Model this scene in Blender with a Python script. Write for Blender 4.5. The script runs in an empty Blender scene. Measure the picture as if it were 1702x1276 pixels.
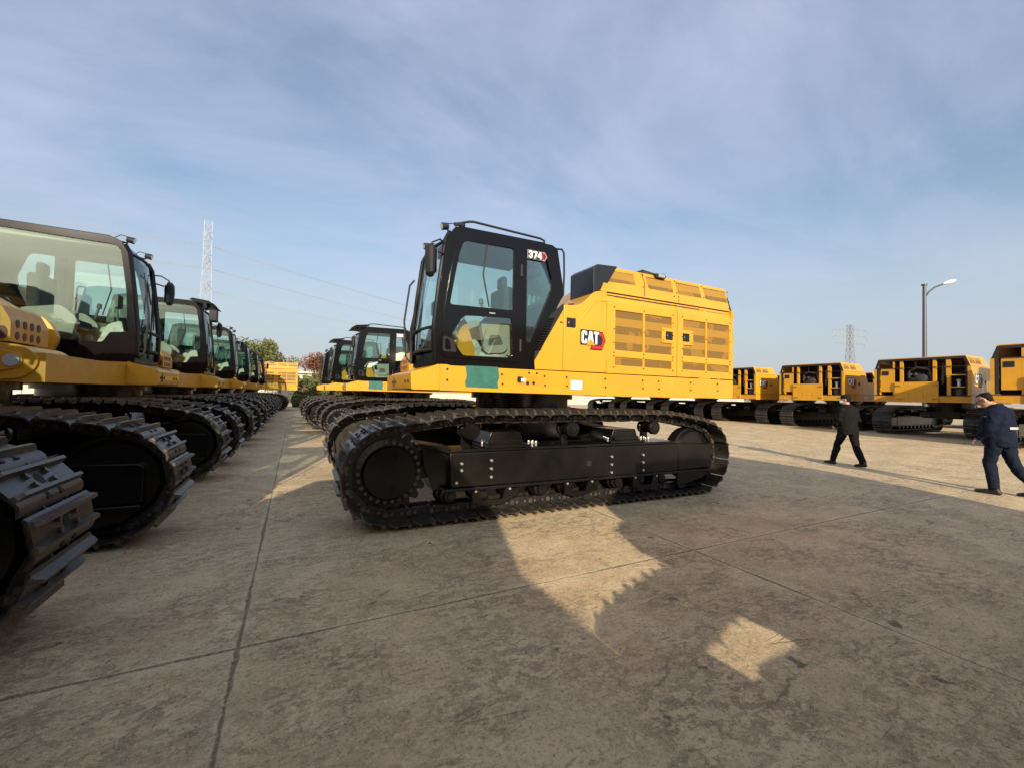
import bpy, bmesh, math, random
from math import sin, cos, pi, radians as R, sqrt, atan2
from mathutils import Vector, Matrix
from mathutils.geometry import tessellate_polygon
random.seed(7)
sc = bpy.context.scene
C = sc.collection
# ------------------------------------------------------------------ camera
cam = bpy.data.cameras.new('camera')
co = bpy.data.objects.new('camera', cam); C.objects.link(co)
F, CX, CY = 703.69, 851.0, 638.0
def cv(x, y): return Vector((x - CX, -(y - CY), -F))
Ya = cv(490, 648.5).normalized(); Xa = cv(2224, 682.5).normalized()
Xa = (Xa - Ya * Xa.dot(Ya)).normalized(); Za = Xa.cross(Ya)
rot = Matrix((Xa, Ya, Za))
co.matrix_world = Matrix.Translation((0, 0, 1.5)) @ rot.to_4x4()
cam.sensor_width = 36; cam.lens = F / 1702 * 36
cam.clip_start = 0.05; cam.clip_end = 4000
sc.camera = co
# ------------------------------------------------------------------ light
SUN_EL, SUN_HEAD = R(20.5), R(20)            # light travels towards heading (from +Y to +X)
sun = bpy.data.lights.new('sun', 'SUN'); so = bpy.data.objects.new('sun', sun); C.objects.link(so)
d = Vector((sin(SUN_HEAD) * cos(SUN_EL), cos(SUN_HEAD) * cos(SUN_EL), -sin(SUN_EL)))
so.rotation_euler = d.to_track_quat('-Z', 'Y').to_euler()
sun.energy = 4.6; sun.angle = R(0.5); sun.color = (1.0, 0.86, 0.68)
world = bpy.data.worlds.new('World'); sc.world = world; world.use_nodes = True
nt = world.node_tree; nt.nodes.clear()
def N(t, **k):
    n = nt.nodes.new(t)
    for a, b in k.items(): setattr(n, a, b)
    return n
def Lk(a, b): nt.links.new(a, b)
sky = N('ShaderNodeTexSky', sky_type='NISHITA'); sky.sun_disc = False
sky.sun_elevation = SUN_EL; sky.sun_rotation = R(200)
sky.air_density = 1.2; sky.dust_density = 1.6; sky.ozone_density = 1.9
tc = N('ShaderNodeTexCoord')
sep = N('ShaderNodeSeparateXYZ'); Lk(tc.outputs['Generated'], sep.inputs[0])
mz = N('ShaderNodeMath', operation='MAXIMUM'); Lk(sep.outputs[2], mz.inputs[0]); mz.inputs[1].default_value = 0.0
az = N('ShaderNodeMath', operation='ADD'); Lk(mz.outputs[0], az.inputs[0]); az.inputs[1].default_value = 0.18
dx = N('ShaderNodeMath', operation='DIVIDE'); Lk(sep.outputs[0], dx.inputs[0]); Lk(az.outputs[0], dx.inputs[1])
dy = N('ShaderNodeMath', operation='DIVIDE'); Lk(sep.outputs[1], dy.inputs[0]); Lk(az.outputs[0], dy.inputs[1])
cmb = N('ShaderNodeCombineXYZ'); Lk(dx.outputs[0], cmb.inputs[0]); Lk(dy.outputs[0], cmb.inputs[1])
mp = N('ShaderNodeMapping'); mp.inputs['Rotation'].default_value = (0, 0, R(38)); mp.inputs['Scale'].default_value = (0.6, 1.0, 1)
Lk(cmb.outputs[0], mp.inputs[0])
n1 = N('ShaderNodeTexNoise'); n1.inputs['Scale'].default_value = 1.7; n1.inputs['Detail'].default_value = 9; n1.inputs['Roughness'].default_value = .58; n1.inputs['Distortion'].default_value = .4
Lk(mp.outputs[0], n1.inputs['Vector'])
rp = N('ShaderNodeMapRange'); rp.inputs[1].default_value = .36; rp.inputs[2].default_value = .66; rp.inputs[3].default_value = .08; rp.inputs[4].default_value = .58
Lk(n1.outputs['Fac'], rp.inputs[0])
hz = N('ShaderNodeMapRange'); hz.inputs[1].default_value = 0.0; hz.inputs[2].default_value = .40; hz.inputs[3].default_value = .9; hz.inputs[4].default_value = 0.0
hz.interpolation_type = 'SMOOTHSTEP'
Lk(sep.outputs[2], hz.inputs[0])
zu = N('ShaderNodeMapRange'); zu.inputs[1].default_value = .30; zu.inputs[2].default_value = .75; zu.inputs[3].default_value = 0.0; zu.inputs[4].default_value = .22; Lk(sep.outputs[2], zu.inputs[0])
zf = N('ShaderNodeMath', operation='ADD'); zf.use_clamp = True; Lk(rp.outputs[0], zf.inputs[0]); Lk(zu.outputs[0], zf.inputs[1])
mix = N('ShaderNodeMix', data_type='RGBA'); Lk(zf.outputs[0], mix.inputs[0]); Lk(sky.outputs[0], mix.inputs[6])
mix.inputs[7].default_value = (4.1, 4.35, 5.7, 1)
mix2 = N('ShaderNodeMix', data_type='RGBA'); Lk(hz.outputs[0], mix2.inputs[0]); Lk(mix.outputs[2], mix2.inputs[6]); mix2.inputs[7].default_value = (3.35, 3.7, 4.05, 1)
bg = N('ShaderNodeBackground'); bg.inputs[1].default_value = 0.112
Lk(mix2.outputs[2], bg.inputs[0])
out = N('ShaderNodeOutputWorld'); Lk(bg.outputs[0], out.inputs[0])
sc.view_settings.view_transform = 'Standard'; sc.view_settings.look = 'None'
sc.view_settings.exposure = 0.5; sc.view_settings.gamma = 1.0
sc.cycles.use_denoising = True
sc.cycles.max_bounces = 6; sc.cycles.transparent_max_bounces = 24
sc.cycles.caustics_reflective = False; sc.cycles.caustics_refractive = False
# ------------------------------------------------------------------ materials
def mat(name, col, rough=.5, metal=0.0, coat=0.0, var=0.0, scale=6.0, bump=0.0, spec=None, dirt=None):
    m = bpy.data.materials.new(name); m.use_nodes = True
    t = m.node_tree; b = t.nodes['Principled BSDF']
    b.inputs['Base Color'].default_value = (*col, 1); b.inputs['Roughness'].default_value = rough
    b.inputs['Metallic'].default_value = metal; b.inputs['Coat Weight'].default_value = coat
    b.inputs['Coat Roughness'].default_value = .12
    if spec is not None: b.inputs['Specular IOR Level'].default_value = spec
    if var or bump or dirt:
        g = t.nodes.new('ShaderNodeTexCoord')
        n = t.nodes.new('ShaderNodeTexNoise'); n.inputs['Scale'].default_value = scale; n.inputs['Detail'].default_value = 6; n.inputs['Roughness'].default_value = .6
        t.links.new(g.outputs['Object'], n.inputs['Vector'])
        if var or dirt:
            r = t.nodes.new('ShaderNodeMapRange'); r.inputs[1].default_value = .35; r.inputs[2].default_value = .7
            t.links.new(n.outputs['Fac'], r.inputs[0])
            x = t.nodes.new('ShaderNodeMix'); x.data_type = 'RGBA'
            x.inputs[6].default_value = (*col, 1)
            x.inputs[7].default_value = (*(dirt if dirt else [c * (1 - var) for c in col]), 1)
            t.links.new(r.outputs[0], x.inputs[0]); t.links.new(x.outputs[2], b.inputs['Base Color'])
            r2 = t.nodes.new('ShaderNodeMapRange'); r2.inputs[3].default_value = max(0, rough - .08); r2.inputs[4].default_value = min(1, rough + .15)
            t.links.new(n.outputs['Fac'], r2.inputs[0]); t.links.new(r2.outputs[0], b.inputs['Roughness'])
        if bump:
            bp = t.nodes.new('ShaderNodeBump'); bp.inputs['Strength'].default_value = bump; bp.inputs['Distance'].default_value = .01
            t.links.new(n.outputs['Fac'], bp.inputs['Height']); t.links.new(bp.outputs[0], b.inputs['Normal'])
    return m
M = {}
M['yellow'] = mat('yellow_paint', (.68, .328, .018), .36, coat=.35, var=.16, scale=1.3, bump=.05)
M['yellow2'] = mat('yellow_paint_plain', (.62, .295, .016), .42, coat=.2, var=.2, scale=5)
M['black'] = mat('black_cab_paint', (.005, .005, .006), .12, spec=.28)
M['rubber'] = mat('black_rubber', (.012, .012, .012), .7)
M['steel'] = mat('black_track_steel', (.016, .015, .014), .36, metal=.35, dirt=(.04, .034, .027), scale=9, bump=.25)
M['shoe'] = mat('worn_track_shoe', (.024, .022, .020), .34, metal=.35, dirt=(.07, .060, .048), scale=11, bump=.3)
M['wornbar'] = mat('grouser_bar_steel', (.05, .046, .042), .38, metal=.45, dirt=(.14, .12, .095), scale=16, bump=.2)
M['under'] = mat('undercarriage_paint', (.005, .005, .005), .2, coat=.05, spec=.35, dirt=(.010, .009, .007), scale=3)
M['bolt'] = mat('bright_bolt', (.75, .75, .73), .25, metal=.8)
M['dark'] = mat('dark_recess', (.008, .008, .008), .8)
M['beige'] = mat('cab_trim_beige', (.34, .34, .31), .6, var=.2)
M['liner'] = mat('cab_roof_liner', (.30, .30, .27), .8)
M['seat'] = mat('seat_fabric', (.05, .05, .055), .85, var=.4, scale=30)
M['plasticw'] = mat('clear_film_wrap', (.6, .62, .58), .25, var=.4, scale=14, bump=.8)
M['console'] = mat('console_plastic', (.09, .09, .09), .5)
M['white'] = mat('white_decal', (.8, .8, .78), .45)
M['red'] = mat('red_decal', (.5, .02, .015), .4)
M['green'] = mat('green_film', (.035, .16, .125), .42, var=.35, scale=7, bump=.5)
M['lens'] = mat('lamp_lens', (.55, .55, .5), .12, metal=.6)
M['mirror'] = mat('mirror_glass', (.75, .78, .8), .03, metal=1.0)
M['engine'] = mat('engine_metal', (.10, .085, .065), .45, metal=.5, dirt=(.02, .02, .02), scale=14)
M['maroon'] = mat('rear_seal_strip', (.10, .015, .012), .5)
M['galv'] = mat('galvanised_steel', (.42, .43, .44), .5, metal=.2)
M['pole'] = mat('lamp_pole_grey', (.09, .095, .10), .45, metal=.3)
M['wire'] = mat('power_line', (.25, .26, .28), .6)
M['hood_black'] = mat('black_intake_housing', (.016, .018, .022), .30, var=.3)
def glass_mat():
    m = bpy.data.materials.new('cab_glass'); m.use_nodes = True; t = m.node_tree; t.nodes.clear()
    o = t.nodes.new('ShaderNodeOutputMaterial'); tr = t.nodes.new('ShaderNodeBsdfTransparent'); tr.inputs[0].default_value = (.85, .93, .895, 1)
    gl = t.nodes.new('ShaderNodeBsdfGlossy'); gl.inputs['Roughness'].default_value = .02; gl.inputs[0].default_value = (.9, 1, .97, 1)
    fr = t.nodes.new('ShaderNodeFresnel'); fr.inputs[0].default_value = 1.75
    mr = t.nodes.new('ShaderNodeMapRange'); mr.inputs[3].default_value = .02; mr.inputs[4].default_value = 1.0
    t.links.new(fr.outputs[0], mr.inputs[0])
    mx = t.nodes.new('ShaderNodeMixShader'); t.links.new(mr.outputs[0], mx.inputs[0]); t.links.new(tr.outputs[0], mx.inputs[1]); t.links.new(gl.outputs[0], mx.inputs[2])
    t.links.new(mx.outputs[0], o.inputs[0]); return m
M['glass'] = glass_mat()
def screen_mat():     # perforated yellow steel sheet
    m = bpy.data.materials.new('perforated_screen'); m.use_nodes = True; t = m.node_tree; b = t.nodes['Principled BSDF']
    g = t.nodes.new('ShaderNodeTexCoord'); s = t.nodes.new('ShaderNodeSeparateXYZ'); t.links.new(g.outputs['Object'], s.inputs[0])
    def mth(op, a, bv=None, c=None):
        n = t.nodes.new('ShaderNodeMath'); n.operation = op
        for i, v in enumerate((a, bv, c)):
            if v is None: continue
            if isinstance(v, (int, float)): n.inputs[i].default_value = v
            else: t.links.new(v, n.inputs[i])
        return n.outputs[0]
    # square lattice of holes, pitch 12 mm
    fx = mth('SUBTRACT', mth('FRACT', mth('MULTIPLY', s.outputs[0], 83.0)), .5); fz = mth('SUBTRACT', mth('FRACT', mth('MULTIPLY', s.outputs[2], 83.0)), .5)
    dd = mth('ADD', mth('MULTIPLY', fx, fx), mth('MULTIPLY', fz, fz)); hole = mth('LESS_THAN', dd, .20)
    # braces behind the sheet: bands in z
    bz = mth('FRACT', mth('MULTIPLY', mth('SUBTRACT', s.outputs[2], 2.19), 4.1)); band = mth('LESS_THAN', bz, .5)
    n = t.nodes.new('ShaderNodeTexNoise'); n.inputs['Scale'].default_value = 3.5; n.inputs['Detail'].default_value = 3; t.links.new(g.outputs['Object'], n.inputs['Vector'])
    c1 = t.nodes.new('ShaderNodeMix'); c1.data_type = 'RGBA'; t.links.new(band, c1.inputs[0]); c1.inputs[6].default_value = (.36, .19, .022, 1); c1.inputs[7].default_value = (.11, .065, .014, 1)
    c3 = t.nodes.new('ShaderNodeMix'); c3.data_type = 'RGBA'; t.links.new(mth('MULTIPLY', mth('GREATER_THAN', n.outputs['Fac'], .56), .5), c3.inputs[0]); t.links.new(c1.outputs[2], c3.inputs[6]); c3.inputs[7].default_value = (.40, .20, .02, 1)
    c2 = t.nodes.new('ShaderNodeMix'); c2.data_type = 'RGBA'; t.links.new(hole, c2.inputs[0]); c2.inputs[6].default_value = (.28, .155, .018, 1); t.links.new(c3.outputs[2], c2.inputs[7])
    t.links.new(c2.outputs[2], b.inputs['Base Color']); b.inputs['Roughness'].default_value = .5
    return m
M['screen'] = screen_mat()
def ground_mat():
    m = bpy.data.materials.new('worn_concrete'); m.use_nodes = True; t = m.node_tree; b = t.nodes['Principled BSDF']
    g = t.nodes.new('ShaderNodeTexCoord'); s = t.nodes.new('ShaderNodeSeparateXYZ'); t.links.new(g.outputs['Object'], s.inputs[0])
    def noise(scale, det=8, rough=.6, sx=1, sy=1, dist=0, rz=0):
        mp = t.nodes.new('ShaderNodeMapping'); mp.inputs['Scale'].default_value = (sx, sy, 1); mp.inputs['Rotation'].default_value = (0, 0, rz); t.links.new(g.outputs['Object'], mp.inputs[0])
        n = t.nodes.new('ShaderNodeTexNoise'); n.inputs['Scale'].default_value = scale; n.inputs['Detail'].default_value = det; n.inputs['Roughness'].default_value = rough; n.inputs['Distortion'].default_value = dist
        t.links.new(mp.outputs[0], n.inputs['Vector']); return n.outputs['Fac']
    def mth(op, a, bv=None):
        n = t.nodes.new('ShaderNodeMath'); n.operation = op
        for i, v in enumerate((a, bv)):
            if v is None: continue
            if isinstance(v, (int, float)): n.inputs[i].default_value = v
            else: t.links.new(v, n.inputs[i])
        return n.outputs[0]
    def ramp(f, a, bb, lo=0., hi=1.):
        r = t.nodes.new('ShaderNodeMapRange'); r.inputs[1].default_value = a; r.inputs[2].default_value = bb; r.inputs[3].default_value = lo; r.inputs[4].default_value = hi; t.links.new(f, r.inputs[0]); return r.outputs[0]
    def mixc(f, a, bcol):
        x = t.nodes.new('ShaderNodeMix'); x.data_type = 'RGBA'
        if isinstance(f, float): x.inputs[0].default_value = f
        else: t.links.new(f, x.inputs[0])
        for i, v in ((6, a), (7, bcol)):
            if isinstance(v, tuple): x.inputs[i].default_value = (*v, 1)
            else: t.links.new(v, x.inputs[i])
        return x.outputs[2]
    big = noise(.35, 5); big2 = noise(.9, 8, .72, 1, 1, .6); mid = noise(2.1, 10, .75, .8, 1, .5); fine = noise(42, 9, .85); grit = noise(150, 3, .7)
    tint = noise(1.3, 4, .6); patch = noise(13, 12, .80, .75, 1.1, .6); patch2 = noise(5, 12, .85, .6, 1.2, .8, R(10))
    col = mixc(ramp(big, .35, .65), (0.672, 0.484, 0.260), (0.576, 0.414, 0.228))
    col = mixc(ramp(tint, .40, .60, 0, .5), col, (0.595, 0.498, 0.264))
    col = mixc(ramp(big2, .46, .60, 0, .5), col, (0.413, 0.296, 0.164))
    col = mixc(ramp(mid, .49, .57, 0, .6), col, (0.749, 0.583, 0.336))
    m1 = mth('MULTIPLY', ramp(patch, .495, .54, 0, .78), ramp(noise(1.1, 6, .7), .40, .58, .1, .85))
    col = mixc(m1, col, (0.230, 0.160, 0.092))
    m2 = mth('MULTIPLY', ramp(patch2, .53, .57, 0, .65), ramp(noise(.7, 5, .7), .42, .56, .1, 1))
    col = mixc(m2, col, (0.211, 0.150, 0.088))
    col = mixc(ramp(fine, .54, .60, 0, .75), col, (0.787, 0.677, 0.416))
    col = mixc(ramp(fine, .40, .46, .9, 0), col, (0.144, 0.108, 0.064))
    col = mixc(ramp(grit, .59, .64, 0, .85), col, (0.816, 0.752, 0.528))
    # scratches left by dragged steel
    sc1 = t.nodes.new('ShaderNodeTexVoronoi'); sc1.feature = 'DISTANCE_TO_EDGE'; sc1.inputs['Scale'].default_value = 1.0
    mps = t.nodes.new('ShaderNodeMapping'); mps.inputs['Scale'].default_value = (.9, 9, 1); mps.inputs['Rotation'].default_value = (0, 0, R(-24)); t.links.new(g.outputs['Object'], mps.inputs[0]); t.links.new(mps.outputs[0], sc1.inputs['Vector'])
    scr = mth('MULTIPLY', ramp(sc1.outputs['Distance'], .006, .022, .55, 0), mth('MULTIPLY', ramp(noise(1.7, 5, .7), .54, .62), ramp(noise(12, 6, .8), .42, .52)))
    col = mixc(scr, col, (0.134, 0.099, 0.060))
    spots = noise(4.5, 4, .5); col = mixc(ramp(spots, .68, .72, 0, .8), col, (0.125, 0.094, 0.056))
    # joints of the slabs, filled with grit
    jn = mth('MULTIPLY', mth('SUBTRACT', noise(5.0, 12, .85), .5), .055)
    def joint(axis, off, pitch, w):
        a = mth('ADD', mth('SUBTRACT', s.outputs[axis], off), jn)
        fr = mth('ABSOLUTE', mth('SUBTRACT', mth('FRACT', mth('ADD', mth('DIVIDE', a, pitch), .5)), .5))
        return mth('MULTIPLY', fr, pitch), w
    jx, _ = joint(0, -.25, 3.8, 0); jy, _ = joint(1, 2.93, 5.0, 0)
    jd = mth('MINIMUM', jx, jy)
    jw = noise(1.3, 4); jj = mth('SUBTRACT', jd, ramp(jw, .42, .70, 0, .014))
    j1 = mth('MULTIPLY', ramp(jj, .001, .009, .7, 0), ramp(noise(40, 6, .85), .42, .54, .05, 1))
    j2 = mth('MULTIPLY', ramp(jj, .01, .07, .55, 0), ramp(noise(30, 6, .85), .46, .54))
    col = mixc(j2, col, (0.749, 0.639, 0.384)); col = mixc(j1, col, (0.115, 0.086, 0.053))
    # hairline cracks
    v = t.nodes.new('ShaderNodeTexVoronoi'); v.feature = 'DISTANCE_TO_EDGE'; v.inputs['Scale'].default_value = .28
    mpv = t.nodes.new('ShaderNodeMapping'); t.links.new(g.outputs['Object'], mpv.inputs[0])
    va = t.nodes.new('ShaderNodeVectorMath'); va.operation = 'ADD'; nn = t.nodes.new('ShaderNodeTexNoise'); nn.inputs['Scale'].default_value = 1.1; nn.inputs['Detail'].default_value = 6
    t.links.new(g.outputs['Object'], nn.inputs['Vector']); t.links.new(g.outputs['Object'], va.inputs[0]); t.links.new(nn.outputs['Color'], va.inputs[1]); t.links.new(va.outputs[0], v.inputs['Vector'])
    cr = mth('MULTIPLY', ramp(v.outputs['Distance'], .0008, .003, .5, 0), ramp(noise(.5, 3), .5, .6))
    col = mixc(cr, col, (.08, .068, .058))
    t.links.new(col, b.inputs['Base Color'])
    t.links.new(ramp(mid, .3, .7, .62, .85), b.inputs['Roughness']); b.inputs['Specular IOR Level'].default_value = .35
    h = mth('ADD', mth('MULTIPLY', fine, .8), mth('ADD', mth('MULTIPLY', m1, -.35), mth('MULTIPLY', patch2, .5)))
    h = mth('SUBTRACT', h, mth('ADD', mth('MULTIPLY', j1, 1.5), scr)); h = mth('SUBTRACT', h, cr)
    bp = t.nodes.new('ShaderNodeBump'); bp.inputs['Strength'].default_value = .75; bp.inputs['Distance'].default_value = .014
    t.links.new(h, bp.inputs['Height']); t.links.new(bp.outputs[0], b.inputs['Normal'])
    return m
M['ground'] = ground_mat()
# ------------------------------------------------------------------ mesh helpers
class MB:
    def __init__(s): s.v = []; s.f = []; s.m = []
    def add(s, vs, fs, m=0):
        o = len(s.v); s.v += [tuple(v) for v in vs]
        for f in fs: s.f.append([o + i for i in f]); s.m.append(m)
        return s
    def box(s, x0, x1, y0, y1, z0, z1, m=0):
        return s.add([(x0,y0,z0),(x1,y0,z0),(x1,y1,z0),(x0,y1,z0),(x0,y0,z1),(x1,y0,z1),(x1,y1,z1),(x0,y1,z1)],
                     [(0,3,2,1),(4,5,6,7),(0,1,5,4),(1,2,6,5),(2,3,7,6),(3,0,4,7)], m)
    def prism(s, poly, a0, a1, holes=(), m=0, axis='y', caps=None):
        loops = [list(poly)] + [list(h) for h in holes]; flat = [p for l in loops for p in l]
        def P(p, a):
            if axis == 'y': return (p[0], a, p[1])
            if axis == 'x': return (a, p[0], p[1])
            return (p[0], p[1], a)
        tri = tessellate_polygon([[Vector((p[0], p[1], 0)) for p in l] for l in loops])
        n = len(flat); vs = [P(p, a0) for p in flat] + [P(p, a1) for p in flat]; fs = []
        if not holes: fs += [tuple(range(n)), tuple(range(2 * n - 1, n - 1, -1))]
        else:
            for t in tri: fs.append(tuple(t)); fs.append(tuple(i + n for i in reversed(t)))
        o = 0
        for l in loops:
            k = len(l)
            for i in range(k): fs.append((o + i, o + (i + 1) % k, n + o + (i + 1) % k, n + o + i))
            o += k
        return s.add(vs, fs, m)
    def cyl(s, p0, p1, r0, r1=None, n=16, m=0, cap=True):
        r1 = r0 if r1 is None else r1; p0 = Vector(p0); p1 = Vector(p1); d = (p1 - p0).normalized()
        u = d.orthogonal().normalized(); w = d.cross(u); vs = []
        for p, r in ((p0, r0), (p1, r1)):
            for i in range(n): a = 2 * pi * i / n; vs.append(p + (u * cos(a) + w * sin(a)) * r)
        fs = [(i, (i + 1) % n, n + (i + 1) % n, n + i) for i in range(n)]
        if cap: fs += [tuple(range(n - 1, -1, -1)), tuple(range(n, 2 * n))]
        return s.add(vs, fs, m)
    def tube(s, pts, r, n=8, m=0):
        pts = [Vector(p) for p in pts]; rs = r if isinstance(r, (list, tuple)) else [r] * len(pts); vs = []; u = None
        for i, p in enumerate(pts):
            d = (pts[min(i + 1, len(pts) - 1)] - pts[max(i - 1, 0)]).normalized()
            u = d.orthogonal().normalized() if u is None else (u - d * u.dot(d)).normalized(); w = d.cross(u)
            for k in range(n): a = 2 * pi * k / n; vs.append(p + (u * cos(a) + w * sin(a)) * rs[i])
        L = len(pts)
        fs = [(i * n + k, i * n + (k + 1) % n, (i + 1) * n + (k + 1) % n, (i + 1) * n + k) for i in range(L - 1) for k in range(n)]
        fs += [tuple(range(n - 1, -1, -1)), tuple(range((L - 1) * n, L * n))]
        return s.add(vs, fs, m)
    def loft(s, rings, n=14, m=0):     # rings: (centre, axis_u, axis_v, ru, rv)
        vs = []
        for c, u, v, ru, rv in rings:
            c = Vector(c); u = Vector(u); v = Vector(v)
            for k in range(n): a = 2 * pi * k / n; vs.append(c + u * cos(a) * ru + v * sin(a) * rv)
        L = len(rings)
        fs = [(i * n + k, i * n + (k + 1) % n, (i + 1) * n + (k + 1) % n, (i + 1) * n + k) for i in range(L - 1) for k in range(n)]
        fs += [tuple(range(n - 1, -1, -1)), tuple(range((L - 1) * n, L * n))]
        return s.add(vs, fs, m)
    def lathe(s, c, axis, prof, n=32, m=0):     # prof: (distance along the axis, radius)
        c = Vector(c); d = Vector(axis).normalized(); u = d.orthogonal().normalized(); w = d.cross(u)
        return s.loft([(c + d * a, u, w, r, r) for a, r in prof], n, m)
    def merge(s, o, fn=None, m=None):
        return s.add([fn(Vector(v)) if fn else v for v in o.v], o.f, 0) if m is None and False else s._mg(o, fn)
    def _mg(s, o, fn):
        k = len(s.v); s.v += [tuple(fn(Vector(v))) if fn else v for v in o.v]
        s.f += [[k + i for i in f] for f in o.f]; s.m += o.m; return s
    def mesh(s, name, mats, dx=0.0, ang=32):
        me = bpy.data.meshes.new(name); me.from_pydata([(v[0] + dx, v[1], v[2]) for v in s.v], [], s.f)
        for x in mats: me.materials.append(M[x])
        me.polygons.foreach_set('material_index', s.m)
        bm = bmesh.new(); bm.from_mesh(me); bmesh.ops.recalc_face_normals(bm, faces=bm.faces); bm.to_mesh(me); bm.free()
        me.polygons.foreach_set('use_smooth', [True] * len(me.polygons)); me.set_sharp_from_angle(angle=R(ang)); me.update()
        return me
    def build(s, name, mats, parent=None, dx=0.0, bevel=0, ang=32, label=None):
        if isinstance(mats, str): mats = [mats]
        o = bpy.data.objects.new(name, s.mesh(name, mats, dx, ang)); C.objects.link(o); o.parent = parent
        if bevel:
            b = o.modifiers.new('bevel', 'BEVEL'); b.width = bevel; b.segments = 3; b.limit_method = 'ANGLE'; b.angle_limit = R(40)
            b.harden_normals = False
        if label: o['label'] = label
        return o
def tag(o, label, cat, group=None):
    o['label'] = label; o['category'] = cat
    if group: o['group'] = group
    return o
def empty(name, loc=(0, 0, 0), rz=0):
    o = bpy.data.objects.new(name, None); C.objects.link(o); o.location = loc; o.rotation_euler = (0, 0, rz); o.empty_display_size = .3
    return o
def rpoly(pts, rad):      # polygon with rounded corners; rad: number or list
    n = len(pts); o = []
    for i, p in enumerate(pts):
        r = rad[i] if isinstance(rad, (list, tuple)) else rad
        p = Vector(p); a = Vector(pts[i - 1]) - p; b = Vector(pts[(i + 1) % n]) - p
        if r <= 0: o.append(tuple(p)); continue
        r = min(r, a.length * .45, b.length * .45); pa = p + a.normalized() * r; pb = p + b.normalized() * r
        for k in range(5):
            t = k / 4; q = pa * (1 - t) ** 2 + p * 2 * t * (1 - t) + pb * t * t; o.append((q.x, q.y))
    return o
DX = -0.13       # the upper structure sits a little behind the centre of the tracks
# ------------------------------------------------------------------ decals: letters drawn as polygons
LET = {
 'C': [[(0,.12),(.12,0),(.50,0),(.62,.12),(.62,.36),(.40,.36),(.40,.20),(.22,.20),(.22,.80),(.40,.80),(.40,.66),(.62,.66),(.62,.88),(.50,1),(.12,1),(0,.88)]],
 'A': [[(0,0),(.22,0),(.27,.22),(.47,.22),(.52,0),(.76,0),(.53,1),(.23,1)]],
 'T': [[(.20,0),(.42,0),(.42,.80),(.62,.80),(.62,1),(0,1),(0,.80),(.20,.80)]],
 '3': [[(0,.14),(.12,0),(.44,0),(.56,.12),(.56,.42),(.48,.50),(.56,.58),(.56,.88),(.44,1),(.12,1),(0,.86),(0,.68),(.18,.68),(.18,.80),(.36,.80),(.36,.60),(.16,.60),(.16,.42),(.36,.42),(.36,.20),(.18,.20),(.18,.32),(0,.32)]],
 '7': [[(.12,0),(.34,0),(.56,.80),(.56,1),(0,1),(0,.78),(.34,.78)]],
 '4': [[(.32,0),(.52,0),(.52,.22),(.62,.22),(.62,.40),(.52,.40),(.52,1),(.28,1),(0,.42),(0,.22),(.32,.22)],[(.32,.40),(.18,.40),(.32,.72)]],
 '9': [[(.0,.14),(.12,0),(.44,0),(.56,.12),(.56,.88),(.44,1),(.12,1),(0,.88),(0,.50),(.12,.40),(.36,.40),(.36,.20),(.18,.20),(.18,.30),(0,.30)],[(.19,.58),(.37,.58),(.37,.82),(.19,.82)]],
 '5': [[(0,.14),(.12,0),(.44,0),(.56,.12),(.56,.52),(.44,.64),(.20,.64),(.20,.80),(.52,.80),(.52,1),(0,1),(0,.46),(.36,.46),(.36,.20),(.18,.20),(.18,.32),(0,.32)]],
}
ADV = {'C': .68, 'A': .74, 'T': .66, '3': .62, '7': .60, '4': .66, '9': .62, '5': .62}
def text(mb, s, x, z, h, wf, y0, y1, sx, m=0, grow=0.0, slant=0.0):
    """sx=-1: letters run towards -x (left side of a machine facing +x)."""
    cx = 0
    for ch in s:
        loops = LET[ch]
        def T(p): return (x + sx * ((cx + p[0]) * h * wf + slant * p[1] * h), z + p[1] * h)
        outer = [T(p) for p in loops[0]]; hs = [[T(p) for p in l] for l in loops[1:]]
        if grow:
            c = Vector((sum(p[0] for p in outer) / len(outer), sum(p[1] for p in outer) / len(outer)))
            xs = [p[0] for p in outer]; zs = [p[1] for p in outer]
            outer = rpoly([(min(xs) - grow, min(zs) - grow), (max(xs) + grow, min(zs) - grow), (max(xs) + grow, max(zs) + grow), (min(xs) - grow, max(zs) + grow)], grow * .8); hs = []
        mb.prism(outer, y0, y1, hs, m)
        cx += ADV[ch]
    return cx * h * wf
def hexagon(cx, cz, w, h, sx, t):
    o = [(0, -.5), (.62, -.5), (1, 0), (.62, .5), (0, .5)]
    return [(cx + sx * a * w, cz + b * h) for a, b in o]
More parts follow.
